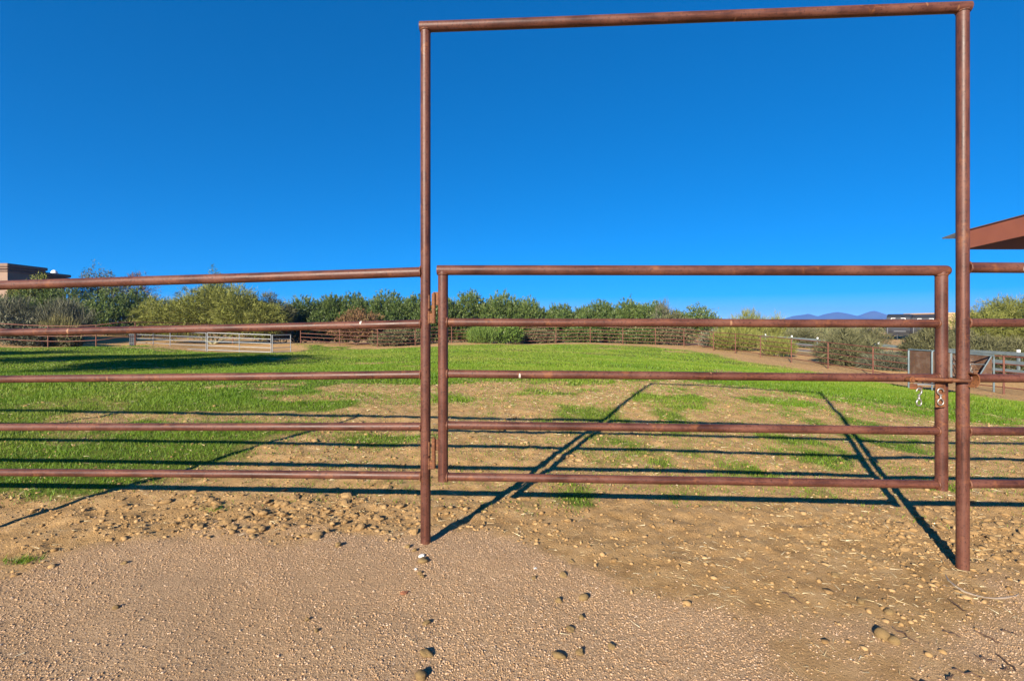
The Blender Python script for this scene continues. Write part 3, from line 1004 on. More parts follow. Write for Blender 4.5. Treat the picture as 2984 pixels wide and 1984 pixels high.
fpart('slope_sheet', M['feeder_sheet'], lambda mb: mb.add([(0.74, wd * 0.92, zt2 - 0.04), (FL - 0.05, wd * 0.92, zt2 - 0.04), (FL - 0.05, 0.30, 0.46), (0.74, 0.30, 0.46), (0.74, wd * 0.92 + 0.01, zt2 - 0.05), (FL - 0.05, wd * 0.92 + 0.01, zt2 - 0.05), (FL - 0.05, 0.31, 0.45), (0.74, 0.31, 0.45)], [(0, 1, 2, 3), (7, 6, 5, 4), (0, 4, 5, 1), (1, 5, 6, 2), (2, 6, 7, 3), (3, 7, 4, 0)]))
fpart('end_sheet', M['feeder_sheet'], lambda mb: mb.box((FL - 0.014, wd / 2, (zt2 + 0.40) / 2), (0.012, wd - 0.10, zt2 - 0.46)))
fpart('cross_tube', M['feeder_tube'], lambda mb: mb.tube([(0.78, 0.0, 0.92), (FL - 0.36, 0.0, 0.88)], 0.014, 8))
for k in range(10):
    x = 0.84 + k * 0.125
    fpart('slat', M['feeder_sheet'], lambda mb: mb.tube([(x + 0.10, 0.62, zt2 - 0.03), (x - 0.06, 0.16, 0.50)], 0.013, 6))
for y, z in ((0.0, 0.36), (wd * 0.62, 0.48), (wd, 0.36)):
    fpart('bottom_rail', M['pipe_plain'], lambda mb: mb.tube([(0.0, y, z), (FL, y, z)], 0.03, 8))
fpart('tray', M['feeder_sheet'], lambda mb: mb.box((FL / 2, wd * 0.5, 0.30), (FL - 0.1, wd - 0.1, 0.05)))

# ------------------------------------------------------------------ shade roof at the right edge
SZ = 26.0
sx = (2802 - CX) / F_PX * SZ
zb = CAM_Z + (HY - 728) / F_PX * SZ
fh = 0.90
slope = 0.055
near_y = 6.0
roof = empty('shade_roof', (sx + 9, SZ - 4, gz1(sx + 9, SZ - 4)))
tag(roof, 'low sloped red brown shade roof jutting in at the right edge', 'roof')
o0 = Vector(roof.location)
z_near = zb + (SZ - near_y) * slope


def v_(x, y, z): return Vector((x, y, z)) - o0


mb = MB()
X0, X1 = sx, sx + 20
mb.add([v_(X0 - 0.05, SZ + 0.2, zb + fh + 0.01), v_(X1, SZ + 0.2, zb + fh + 0.01), v_(X1, near_y, z_near + fh + 0.01), v_(X0 - 0.05, near_y, z_near + fh + 0.01),
        v_(X0 - 0.05, SZ + 0.2, zb + fh + 0.06), v_(X1, SZ + 0.2, zb + fh + 0.06), v_(X1, near_y, z_near + fh + 0.06), v_(X0 - 0.05, near_y, z_near + fh + 0.06)],
       [(0, 3, 2, 1), (4, 5, 6, 7), (0, 1, 5, 4), (1, 2, 6, 5), (2, 3, 7, 6), (3, 0, 4, 7)])
mb.build('roof_sheet', M['roof_sheet'], roof)
nf = 6
for k in range(nf):          # fascia boards of the left edge, butted
    ya, yb = SZ - (SZ - near_y) * k / nf - 0.012, SZ - (SZ - near_y) * (k + 1) / nf + 0.012
    za, zb2 = zb + (SZ - ya) * slope, zb + (SZ - yb) * slope
    mb = MB()
    mb.add([v_(X0, ya, za), v_(X0, ya, za + fh), v_(X0, yb, zb2 + fh), v_(X0, yb, zb2), v_(X0 + 0.06, ya, za), v_(X0 + 0.06, ya, za + fh), v_(X0 + 0.06, yb, zb2 + fh), v_(X0 + 0.06, yb, zb2)],
           [(0, 1, 2, 3), (4, 7, 6, 5), (0, 4, 5, 1), (3, 2, 6, 7), (1, 5, 6, 2), (0, 3, 7, 4)])
    mb.build('fascia_board', M['fascia'], roof)
mb = MB(); mb.add([v_(X0 - 0.76, SZ + 0.30, zb + fh - 0.28), v_(X0 - 0.05, SZ + 0.25, zb + fh + 0.0), v_(X1, SZ + 0.25, zb + fh), v_(X1, SZ + 0.45, zb + fh - 0.10),
                   v_(X0 - 0.76, SZ + 0.30, zb + fh - 0.22), v_(X0 - 0.05, SZ + 0.25, zb + fh + 0.05), v_(X1, SZ + 0.25, zb + fh + 0.05), v_(X1, SZ + 0.45, zb + fh - 0.05)],
                  [(0, 3, 2, 1), (4, 5, 6, 7), (0, 1, 5, 4), (1, 2, 6, 5), (2, 3, 7, 6), (3, 0, 4, 7)])
mb.build('drip_edge', M['dark_steel'], roof)
for y in (SZ - 0.1, SZ - 6.5, SZ - 13):
    mb = MB(); mb.box(v_((X0 + X1) / 2, y, zb + (SZ - y) * slope + fh * 0.42), (X1 - X0 - 0.2, 0.14, fh * 0.84)); mb.build('beam', M['roof_sheet'], roof)
for x in (X0 + 9, X0 + 17):
    for y in (SZ - 2, SZ - 13):
        g = gz1(x, y)
        mb = MB(); mb.box(v_(x, y, (g + zb) / 2 + 0.2), (0.25, 0.25, zb - g + 0.5)); mb.build('column', M['roof_sheet'], roof)

# ------------------------------------------------------------------ stucco house on the left
hx, hy0, hy1, hy2 = -51.0, 50.3, 54.0, 57.2
hg = gz1(hx, 54) - 0.3
house = empty('stucco_house', (hx, hy0, hg))
tag(house, 'brown stucco house with stepped flat parapet behind the trees at far left', 'house')
o0 = Vector(house.location)
mb = MB(); mb.box(Vector((hx - 8, (hy0 + hy1) / 2, (hg + 7.05) / 2)) - o0, (16, hy1 - hy0, 7.05 - hg)); mb.build('wall', M['stucco'], house)
mb = MB(); mb.box(Vector((hx - 8.2, (hy1 + hy2) / 2 + 0.01, (hg + 6.7) / 2)) - o0, (15.6, hy2 - hy1 - 0.02, 6.7 - hg)); mb.build('wall', M['stucco'], house)
for z, ov, th in ((7.22, 0.34, 0.34), (6.93, 0.24, 0.20), (6.66, 0.14, 0.16)):
    mb = MB(); mb.box(Vector((hx - 8, (hy0 + hy1) / 2, z)) - o0, (16 + 2 * ov, hy1 - hy0 + 2 * ov, th), bev=0.05); mb.build('cornice', M['cornice'], house)
for z, ov, th in ((6.78, 0.30, 0.30), (6.50, 0.16, 0.18)):
    mb = MB(); mb.box(Vector((hx - 8.0, (hy1 + hy2) / 2 + 0.35, z)) - o0, (15.6 + 2 * ov, hy2 - hy1 - 0.1, th), bev=0.05); mb.build('cornice', M['cornice'], house)
mb = MB(); mb.box(Vector((hx - 1.6, hy0 - 0.02, 5.95)) - o0, (1.4, 0.06, 0.62)); wn = mb.build('window', M['dark_glass'], house)
mb = MB(); mb.box(Vector((hx - 1.6, hy0 - 0.06, 5.60)) - o0, (1.6, 0.12, 0.08)); mb.build('sill', M['cornice'], wn)
mb = MB()
for k in range(7):
    a0, a1 = R(90 * k / 7), R(90 * (k + 1) / 7)
    for q in range(12):
        p = [2 * math.pi * q / 12, 2 * math.pi * (q + 1) / 12]
        c = Vector((hx - 0.7, 56.2, 6.95)) - o0
        pts = [c + 0.34 * Vector((math.cos(a) * math.cos(u), math.cos(a) * math.sin(u), math.sin(a) * 1.25)) for a, u in ((a0, p[0]), (a0, p[1]), (a1, p[1]), (a1, p[0]))]
        mb.add(pts, [(0, 1, 2, 3)], True)
mb.build('roof_vent', M['white_cap'], house)

# tan building glimpsed between gate and post
tb_y = 80.0
tx0, tx1 = (2752 - CX) / F_PX * tb_y, (2925 - CX) / F_PX * tb_y
ttop = CAM_Z + (HY - 915) / F_PX * tb_y
tg = gz1((tx0 + tx1) / 2, tb_y) - 0.2
th_ = empty('stucco_building', (tx0, tb_y, tg))
tag(th_, 'tan stucco building glimpsed behind the trees near the latch post', 'building')
o0 = Vector(th_.location)
mb = MB(); mb.box(Vector(((tx0 + tx1) / 2, tb_y + 4, (tg + ttop) / 2)) - o0, (tx1 - tx0, 8, ttop - tg)); mb.build('wall', M['stucco_tan'], th_)
mb = MB(); mb.box(Vector(((tx0 + tx1) / 2, tb_y + 4, ttop + 0.10)) - o0, (tx1 - tx0 + 0.4, 8.4, 0.26), bev=0.04); mb.build('cornice', M['stucco_tan'], th_)
mb = MB(); mb.box(Vector((tx0 + 5.2, tb_y - 0.02, ttop - 1.6)) - o0, (1.3, 0.06, 1.1)); mb.build('window', M['dark_glass'], th_)


# ------------------------------------------------------------------ black trailers
def trailer(px0, px1, top, bot, y, label, rz):
    a, b_ = at(px0, bot, y), at(px1, top, y)
    w, h = (b_.x - a.x) * 0.80, b_.z - a.z
    g = gz1((a.x + b_.x) / 2, y)
    r = empty('trailer', ((a.x + b_.x) / 2, y, g), rz)
    tag(r, label, 'trailer', 'black trailers parked beyond the fence')
    H = b_.z - g
    L = 8.5
    w2 = w / 2
    mb = MB()
    prof = [(0.0, 0.55), (-0.10, 1.2), (-0.10, H * 0.66), (0.12, H * 0.86), (0.45, H * 0.97), (0.9, H), (L, H), (L, 0.55)]
    ins = [0.10, 0.03, 0.0, 0.03, 0.10, 0.12, 0.12, 0.05]
    n = len(prof)
    vs = [Vector((-w2 + i_, p[0], p[1])) for p, i_ in zip(prof, ins)] + [Vector((w2 - i_, p[0], p[1])) for p, i_ in zip(prof, ins)]
    fs = [tuple(range(n - 1, -1, -1)), tuple(range(n, 2 * n))]
    for k in range(n):
        k2 = (k + 1) % n
        fs.append((k, k2, n + k2, n + k))
    mb.add(vs, fs); mb.build('body', M['trailer'], r)
    for s in (-1, 1):                     # corner brackets on the nose
        x = s * w2 * 0.58
        mb = MB(); mb.box((x, -0.125, H * 0.60), (0.06, 0.03, H * 0.16)); mk = mb.build('stripe', M['trailer_mark'], r)
        mb = MB(); mb.box((x - s * 0.22, 0.04, H * 0.835), (0.46, 0.03, 0.06), rx=R(-20)); mb.build('stripe', M['trailer_mark'], r)
        mb = MB(); mb.box((x, 0.02, H * 0.765), (0.06, 0.03, H * 0.15), rx=R(-20)); mb.build('stripe', M['trailer_mark'], r)
    mb = MB(); mb.box((0, -0.12, H * 0.46), (w * 0.86, 0.03, 0.05)); mb.build('trim', M['dark_steel'], r)
    mb = MB(); mb.box((-w2 * 0.86, -0.12, H * 0.38), (0.03, 0.03, H * 0.30)); mb.build('trim', M['galv'], r)
    mb = MB(); mb.box((w2 * 0.15, -0.12, H * 0.33), (w * 0.5, 0.04, 0.05)); mb.build('trim', M['galv'], r)
    for s in (-1, 1):
        for yy in (L * 0.55, L * 0.66):
            mb = MB(); mb.tube([(s * (w2 - 0.28), yy, 0.36), (s * (w2 - 0.02), yy, 0.36)], 0.36, 18); mb.build('wheel', M['dark_steel'], r)
    mb = MB(); mb.tube([(0, 0.1, 0.55), (0, -1.0, 0.55)], 0.06, 8); mb.tube([(0, -0.9, 0.0), (0, -0.9, 0.75)], 0.04, 8); mb.build('hitch', M['dark_steel'], r)


trailer(2582, 2652, 915, 990, 65, 'black trailer with white corner brackets, the left one beside the mountain', R(-43))
trailer(2658, 2735, 917, 990, 66.5, 'black trailer with white corner brackets, the right one behind the gate end', R(-43))


# ------------------------------------------------------------------ vegetation
def leaves_mesh(name, pos, dirs, length, width, tone, droop=None):
    """Narrow pointed leaves as one mesh."""
    n = len(pos)
    d = dirs / (np.linalg.norm(dirs, axis=1, keepdims=True) + 1e-9)
    rnd = rng.normal(size=(n, 3))
    s = np.cross(d, rnd); s /= (np.linalg.norm(s, axis=1, keepdims=True) + 1e-9)
    L = np.asarray(length).reshape(-1, 1) * np.ones((n, 1)); Wd = np.asarray(width).reshape(-1, 1) * np.ones((n, 1))
    vs = np.stack([pos - s * Wd * 0.5, pos + s * Wd * 0.5, pos + d * L], 1).reshape(-1, 3)
    return mesh_np(name, vs, np.arange(3 * n), 3, {'tone': np.repeat(tone, 3)})


def blob_points(blobs, n, shell=2.6, floor_z=0.05):
    """Points in a union of ellipsoids, denser towards the skin; returns points and outward directions."""
    vol = np.array([b[3] * b[4] * b[5] for b in blobs]) ** 0.75
    pick = rng.choice(len(blobs), n, p=vol / vol.sum())
    B = np.array(blobs)[pick]
    u = rng.normal(size=(n, 3)); u /= np.linalg.norm(u, axis=1, keepdims=True)
    r = rng.random(n) ** (1 / shell)
    ang = np.arctan2(u[:, 1], u[:, 0]); el = u[:, 2]
    lump = 0.80 + 0.42 * vnoise(ang * 2.2 + pick * 3.1, el * 3.0 + pick, 5) * 1.0
    p = B[:, :3] + u * B[:, 3:6] * (r * lump)[:, None]
    keep = p[:, 2] > floor_z
    return p[keep], u[keep], r[keep]


def crown(kind, blobs, n, name='crown'):
    if kind == 'oleander':
        p, u, r = blob_points(blobs, n // 8, 3.4)
        m_ = len(p)
        up = u * 0.7 + np.array([0, 0, 0.9]) + rng.normal(size=(m_, 3)) * 0.25
        up /= np.linalg.norm(up, axis=1, keepdims=True)
        L = rng.uniform(0.15, 0.38, m_)
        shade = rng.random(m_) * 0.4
        P, D, T = [], [], []
        for k in range(8):
            f = (k + rng.random(m_)) / 8
            P.append(p + up * (L * f)[:, None])
            dd = up * 0.75 + rng.normal(size=(m_, 3)) * 0.55
            D.append(dd)
            T.append(np.clip(shade + 0.28 * rng.random(m_) + 0.25 * f * r, 0, 1))  # outer shoot tips lighter, inner leaves darker: crown shade put into the tone
        P, D, T = np.concatenate(P), np.concatenate(D), np.concatenate(T)
        return leaves_mesh(name, P, D, rng.uniform(0.16, 0.30, len(P)), rng.uniform(0.05, 0.085, len(P)), T)
    if kind == 'palo':          # fine twiggy sprays
        p, u, r = blob_points(blobs, n // 6, 2.6)
        m_ = len(p)
        dr = u + np.array([0, 0, 0.25]) + rng.normal(size=(m_, 3)) * 0.6
        dr /= np.linalg.norm(dr, axis=1, keepdims=True)
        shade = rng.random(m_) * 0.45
        P, D, T = [], [], []
        for k in range(6):
            P.append(p + rng.normal(size=(m_, 3)) * 0.09)
            D.append(dr + rng.normal(size=(m_, 3)) * 0.35)
            T.append(np.clip(shade + 0.5 * rng.random(m_) * r, 0, 1))  # sprays deep in the crown toned darker, shade put into the colour
        P, D, T = np.concatenate(P), np.concatenate(D), np.concatenate(T)
        return leaves_mesh(name, P, D, rng.uniform(0.22, 0.55, len(P)), rng.uniform(0.025, 0.055, len(P)), T)
    if kind == 'wispy':         # upright sparse shoots
        p, u, r = blob_points(blobs, n // 5, 2.0)
        m_ = len(p)
        dr = u * 0.5 + np.array([0, 0, 0.9]) + rng.normal(size=(m_, 3)) * 0.25
        shade = rng.random(m_) * 0.5
        P, D, T = [], [], []
        for k in range(5):
            P.append(p + rng.normal(size=(m_, 3)) * 0.10)
            D.append(dr + rng.normal(size=(m_, 3)) * 0.2)
            T.append(np.clip(shade + 0.5 * rng.random(m_), 0, 1))
        P, D, T = np.concatenate(P), np.concatenate(D), np.concatenate(T)
        return leaves_mesh(name, P, D, rng.uniform(0.3, 0.8, len(P)), rng.uniform(0.02, 0.045, len(P)), T)
    # small mixed leaves in tufts
    p, u, r = blob_points(blobs, n // 7, 2.4)
    m_ = len(p)
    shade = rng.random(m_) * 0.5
    P, D, T = [], [], []
    for k in range(7):
        P.append(p + rng.normal(size=(m_, 3)) * 0.11)
        D.append(u * 0.6 + rng.normal(size=(m_, 3)) * 0.8 + np.array([0, 0, 0.3]))
        T.append(np.clip(shade + 0.5 * rng.random(m_) * (0.4 + 0.6 * r), 0, 1))  # inner tufts toned darker, the crown's own shade put into the colour
    P, D, T = np.concatenate(P), np.concatenate(D), np.concatenate(T)
    return leaves_mesh(name, P, D, rng.uniform(0.13, 0.26, len(P)), rng.uniform(0.055, 0.11, len(P)), T)


def limbs(mb, blobs, base_r, spread=0.15, extra=3, seg=7):
    for i, b_ in enumerate(blobs):
        a = random.uniform(0, 6.28)
        st = Vector((math.cos(a) * spread, math.sin(a) * spread, -0.1))
        en = Vector(b_[:3])
        midp = st.lerp(en, 0.5) + Vector((random.uniform(-.2, .2), random.uniform(-.2, .2), 0.15))
        mb.tube([st, st.lerp(midp, 0.5) + Vector((random.uniform(-.06, .06), random.uniform(-.06, .06), 0)), midp, en], [base_r, base_r * 0.8, base_r * 0.6, base_r * 0.3], seg)
        for k in range(extra):
            u = Vector((random.gauss(0, 1), random.gauss(0, 1), random.gauss(0.3, 0.7))).normalized()
            tip = en + Vector((u.x * b_[3], u.y * b_[4], u.z * b_[5])) * 0.85
            s0 = midp.lerp(en, random.uniform(0.2, 0.9))
            mb.tube([s0, s0.lerp(tip, 0.5) + Vector((0, 0, 0.1)), tip], [base_r * 0.4, base_r * 0.28, base_r * 0.08], 5)


FOL = 2.0


def plant(name, cat, px, top, hw, y, kind, mat, label, group=None, n=3500, wood='wood', blobs=None, lobes=5, base_r=0.06, low=0.18, dy=None, off=None, crown_name='crown'):
    """A bush or tree placed by photo column; hw is its half width in photo pixels."""
    x = (px - CX) / F_PX * y
    g = gz1(x, y)
    H = CAM_Z + (HY - top) / F_PX * y - g
    W = hw / F_PX * y
    D = dy or max(W * 0.8, 0.4)
    r = empty(name, (x, y, g))
    if blobs is None:
        blobs = []
        for k in range(lobes):
            fx = (k + 0.5) / lobes * 2 - 1
            bh = H * random.uniform(0.80, 1.0) * (1 - 0.22 * abs(fx))
            rx = W / lobes * 1.5
            cz = (bh + low * H) / 2
            blobs.append((fx * (W - rx * 0.62), random.uniform(-0.3, 0.3) * D, cz, rx, D * random.uniform(0.7, 1.0), (bh - low * H) / 2))
        blobs.append((random.uniform(-.2, .2) * W, 0, H * 0.60, W * 0.45, D * 0.6, H * 0.40))
    mb = MB()
    limbs(mb, blobs, base_r)
    mb.build('trunk', M[wood], r)
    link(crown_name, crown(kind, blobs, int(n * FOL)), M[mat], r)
    tag(r, label, cat, group)
    return r, blobs


G1 = 'oleander hedge behind the far fence'
hedge = [
    (865, 868, 95, 47.0, 'oleander', 'oleander shrub at the left end of the hedge, touching the palo verde'),
    (955, 860, 80, 48.0, 'oleander', 'oleander shrub behind the left shoulder of the rusty dry bush'),
    (1040, 856, 85, 48.5, 'oleander', 'tall oleander shrub rising behind the rusty dry bush'),
    (1120, 850, 85, 47.5, 'oleander', 'oleander shrub just right of the rusty dry bush'),
    (1205, 858, 80, 47.5, 'oleander', 'oleander shrub crossed by the tall left portal post'),
    (1300, 872, 70, 49.0, 'oleander', 'oleander shrub crossed by the gate hinge upright'),
    (1375, 851, 90, 49.0, 'oleander_b', 'highest oleander shrub seen through the gate near its hinges'),
    (1462, 855, 85, 49.5, 'oleander_b', 'oleander shrub behind the shrub with cream flowers'),
    (1545, 872, 75, 50.0, 'oleander_b', 'oleander shrub just right of the cream flowering shrub'),
    (1625, 890, 75, 50.5, 'oleander', 'low oleander shrub left of the dip in the hedge'),
    (1698, 898, 55, 51.0, 'oleander', 'lowest oleander shrub in the dip of the hedge'),
    (1765, 880, 75, 50.0, 'oleander', 'oleander shrub right of the dip in the hedge'),
    (1845, 874, 80, 49.5, 'oleander_b', 'oleander shrub near the right end of the hedge'),
    (1915, 884, 65, 49.0, 'oleander', 'oleander shrub under the bare grey twigs at the hedge end'),
]
for (px, top, hw, y, mt, lab) in hedge:
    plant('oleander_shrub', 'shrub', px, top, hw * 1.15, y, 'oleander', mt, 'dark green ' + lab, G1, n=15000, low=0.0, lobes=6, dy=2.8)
G2 = 'oleanders behind the road at far left'
for (px, top, hw, y, lab) in ((-60, 838, 110, 46, 'at the very left edge under the house'), (70, 840, 95, 47, 'below the house corner'),
                              (190, 838, 95, 47.5, 'below the low wing of the house'), (305, 842, 95, 46, 'left of the palo verde above the dirt road'), (400, 838, 80, 49, 'behind the left side of the palo verde')):
    plant('oleander_shrub', 'shrub', px, top, hw, y, 'oleander', 'oleander_b', 'dark green oleander shrub ' + lab, G2, n=6400, low=0.0, lobes=4)
# more shrubs out of frame that continue the left belt are not needed

plant('palo_verde_tree', 'tree', 620, 826, 225, 41.5, 'palo', 'palo', 'wide yellow green palo verde tree behind the galvanised panels', n=26000, wood='pale_wood', lobes=6, low=0.12, base_r=0.09, dy=3.2)
plant('palo_verde_tree', 'tree', 790, 850, 70, 43.5, 'palo', 'mesquite', 'dull brownish palo verde at the right shoulder of the big one', n=6000, wood='wood', lobes=3, low=0.1, base_r=0.06)
plant('dry_shrub', 'shrub', 1040, 897, 75, 43.2, 'tuft', 'brown_shrub', 'rusty brown dry bush in front of the oleander hedge', n=5200, lobes=3, low=0.12)
plant('broom_shrub', 'shrub', 1405, 955, 42, 44.0, 'wispy', 'bright_shrub', 'feathery bright green bush growing through the far fence', n=3200, lobes=3, low=0.0)
r_, bl = plant('flowering_shrub', 'shrub', 1482, 948, 38, 44.2, 'oleander', 'bright_shrub', 'bright green shrub with cream flowers growing through the far fence', n=3000, lobes=2, low=0.0)
fp_, fu, fr = blob_points(bl, 160, 4)
sel = fp_[:, 2] > 0.9
link('blossom', leaves_mesh('blossom', fp_[sel], rng.normal(size=(sel.sum(), 3)) + np.array([0, -0.5, 0.5]), 0.16, 0.13, rng.random(sel.sum())), M['flower'], r_)
for (px, top, hw, y, lab) in ((1160, 960, 85, 43.2, 'low grey green bush at the fence left of the tall portal post'), (1570, 958, 60, 47, 'low olive grey bush behind the far fence below the hedge dip'),
                              (1700, 950, 60, 47.5, 'low green bush behind the far fence right of the hedge dip'), (1860, 950, 60, 46.8, 'low shaded bush at the dark gap in the hedge')):
    plant('low_shrub', 'shrub', px, top, hw, y, 'tuft', 'mesquite' if 'grey' in lab else 'oleander', lab, 'low bushes along the far fence', n=3600, lobes=3, low=0.0)

# left grey shrubs in front
for (px, top, hw, y, kind, mt, lab) in ((40, 868, 95, 38.5, 'wispy', 'grey_shrub', 'grey green shrub with long stems at the left edge above the shaded fence'),
                                        (190, 872, 85, 40, 'wispy', 'grey_shrub', 'grey shrub with long arching stems right of the edge shrub'),
                                        (20, 905, 90, 37.5, 'tuft', 'grey_shrub', 'low silvery bush at the left edge behind the shaded fence'),
                                        (95, 955, 60, 35.6, 'tuft', 'grey_shrub', 'dark low bush under the shaded fence at the left'),
                                        (195, 968, 40, 36.2, 'tuft', 'mesquite', 'small bush at the start of the dirt road')):
    plant('desert_shrub', 'shrub', px, top, hw, y, kind, mt, lab, 'desert shrubs behind the left fence', n=4200, lobes=3, low=0.0)
plant('bunch_grass', 'grass', 175, 930, 60, 38.0, 'wispy', 'yellow_grass', 'yellow bunch grass behind the shaded fence at the left', n=1800, lobes=3, low=0.0, base_r=0.02)
# tree tops beyond
plant('mesquite_tree', 'tree', 300, 768, 95, 60, 'tuft', 'mesquite', 'sparse olive mesquite crown above the top rail right of the house', n=3600, lobes=4, low=0.42, base_r=0.11)
plant('mesquite_tree', 'tree', 395, 785, 55, 62, 'palo', 'brown_shrub', 'thin brownish mesquite crown above the top rail left of the palo verde', n=1500, lobes=3, low=0.45, base_r=0.09)
plant('round_tree', 'tree', 627, 774, 46, 72, 'tuft', 'oleander', 'round dark green tree crown peeping over the top rail', n=4200, lobes=3, low=0.35, base_r=0.13)
plant('mesquite_tree', 'tree', 112, 792, 62, 48.5, 'tuft', 'palo', 'pale green feathery tree crown in front of the house', n=3200, lobes=3, low=0.5, base_r=0.08)
# right part
plant('bare_tree', 'tree', 1932, 868, 40, 47.0, 'wispy', 'grey_shrub', 'leafless grey twiggy tree top at the right end of the hedge', n=900, lobes=3, low=0.35, base_r=0.06)
plant('leafy_tree', 'tree', 2042, 882, 78, 46.5, 'tuft', 'oleander_b', 'sparse leafy green tree with sky showing through its crown', n=3000, lobes=4, low=0.30, base_r=0.07)
plant('mesquite_tree', 'tree', 1965, 905, 60, 45.5, 'tuft', 'mesquite', 'grey green mesquite left of the sparse leafy tree', n=4200, lobes=3, low=0.02)
plant('palo_verde_tree', 'tree', 2185, 900, 60, 47.0, 'wispy', 'palo', 'feathery upright palo verde above the second gate rail', n=1800, lobes=4, low=0.2, wood='pale_wood')
plant('palo_verde_tree', 'tree', 2262, 908, 30, 48.0, 'wispy', 'palo', 'small wispy palo verde left of the mountains', n=700, lobes=2, low=0.2, wood='pale_wood')
plant('creosote_bush', 'shrub', 2150, 948, 75, 41.5, 'wispy', 'palo', 'olive green creosote bush behind the curving fence', 'desert bushes beyond the right fence', n=4200, lobes=4, low=0.0)
plant('creosote_bush', 'shrub', 2085, 962, 45, 43.2, 'tuft', 'grey_shrub', 'grey creosote bush where the far fence turns', 'desert bushes beyond the right fence', n=2000, lobes=3, low=0.0)
plant('mesquite_bush', 'shrub', 2265, 985, 42, 36.5, 'wispy', 'palo', 'thin green bush just behind the curving fence', 'desert bushes beyond the right fence', n=1300, lobes=3, low=0.0)
plant('mesquite_bush', 'shrub', 2465, 962, 75, 31.0, 'palo', 'mesquite', 'grey green mesquite bush behind the right stretch of far fence', 'desert bushes beyond the right fence', n=7000, lobes=4, low=0.05)
plant('mesquite_bush', 'shrub', 2700, 952, 52, 29.5, 'palo', 'mesquite', 'olive mesquite bush in front of the right trailer', 'desert bushes beyond the right fence', n=8000, lobes=4, low=0.05)
plant('mesquite_bush', 'shrub', 2580, 1034, 55, 28.5, 'palo', 'grey_shrub', 'low grey brush at the foot of the plank fence', 'desert bushes beyond the right fence', n=3000, lobes=3, low=0.0)
plant('creosote_bush', 'shrub', 2340, 960, 55, 47.0, 'palo', 'mesquite', 'olive creosote bush beyond the plank fence below the mountains', 'desert bushes beyond the right fence', n=2600, lobes=3, low=0.0)
plant('creosote_bush', 'shrub', 2535, 955, 55, 50.0, 'palo', 'mesquite', 'olive creosote bush left of the trailers', 'desert bushes beyond the right fence', n=2600, lobes=3, low=0.0)
plant('mesquite_bush', 'shrub', 2790, 960, 70, 30.0, 'palo', 'mesquite', 'olive mesquite bush seen between the gate end and the latch post', 'desert bushes beyond the right fence', n=6000, lobes=3, low=0.02)
plant('palo_verde_tree', 'tree', 2925, 866, 125, 47.0, 'palo', 'palo', 'large yellow green palo verde tree at the right edge', n=17000, wood='pale_wood', lobes=5, low=0.05, base_r=0.11, dy=3.6)
plant('mesquite_bush', 'shrub', 2900, 985, 110, 27.5, 'palo', 'mesquite', 'dense olive brush behind the hay feeder', 'desert bushes beyond the right fence', n=8000, lobes=4, low=0.0)

# trees beside the field whose shadows lie on the turf
for (x, y, h, w, lab) in ((-15.5, 8.6, 6.2, 3.4, 'nearest'), (-22.5, 10.0, 7.6, 4.2, 'middle'), (-30.5, 14.0, 6.0, 3.6, 'farthest')):
    g = gz1(x, y)
    r = empty('shade_tree', (x, y, g))
    bl = [(random.uniform(-.5, .5) * w, random.uniform(-.5, .5) * w, h * random.uniform(0.55, 0.78), w * 0.6, w * 0.6, h * 0.24) for _ in range(6)]
    mb = MB(); limbs(mb, bl, 0.16, 0.1); mb.build('trunk', M['wood'], r)
    link('crown', crown('tuft', bl, 16000), M['mesquite'], r)
    tag(r, 'broad mesquite tree left of the field casting shade on the turf, ' + lab + ' of three', 'tree', 'shade trees left of the field')

# far desert scrub: a mass
P, U, T_ = [], [], []
nb_ = 900
ang = rng.uniform(R(-52), R(52), nb_)
dist = 58 * (5.5 ** rng.random(nb_))
bxs, bys = np.sin(ang) * dist, np.cos(ang) * dist
ok = (bys > 56) & ~((bxs > 44) & (bxs < 60) & (bys > 58) & (bys < 80)) & ~((bxs < -44) & (bys < 62))
bxs, bys = bxs[ok], bys[ok]
bzs = macro(bxs, bys)
for k in range(len(bxs)):
    s = random.uniform(0.5, 1.2)
    p, u, r = blob_points([(0, 0, 0.7 * s, 1.3 * s, 1.3 * s, 0.85 * s)], 70, 2.6, -0.1)
    P.append(p + np.array([bxs[k], bys[k], bzs[k]])); U.append(u + np.array([0, 0, 0.5])); T_.append(np.clip(random.random() * 0.6 + rng.random(len(p)) * 0.4, 0, 1))
P, U, T_ = np.concatenate(P), np.concatenate(U), np.concatenate(T_)
so = link('desert_scrub', leaves_mesh('desert_scrub', P, U + rng.normal(size=U.shape) * 0.4, rng.uniform(0.4, 0.8, len(P)), rng.uniform(0.14, 0.3, len(P)), T_), M['scrub'])
tag(so, 'olive desert scrub stretching to the horizon', 'scrub', kind='stuff')

# ------------------------------------------------------------------ turf blades
def scatter(n, y0, y1, xm=1.06, power=1.0):
    """Random spots in the wedge the camera looks over (and a little beyond)."""
    yy = y0 + (y1 - y0) * rng.random(n) ** power
    xx = (rng.random(n) * 2 - 1) * (xm * yy + 0.8)
    return xx, yy


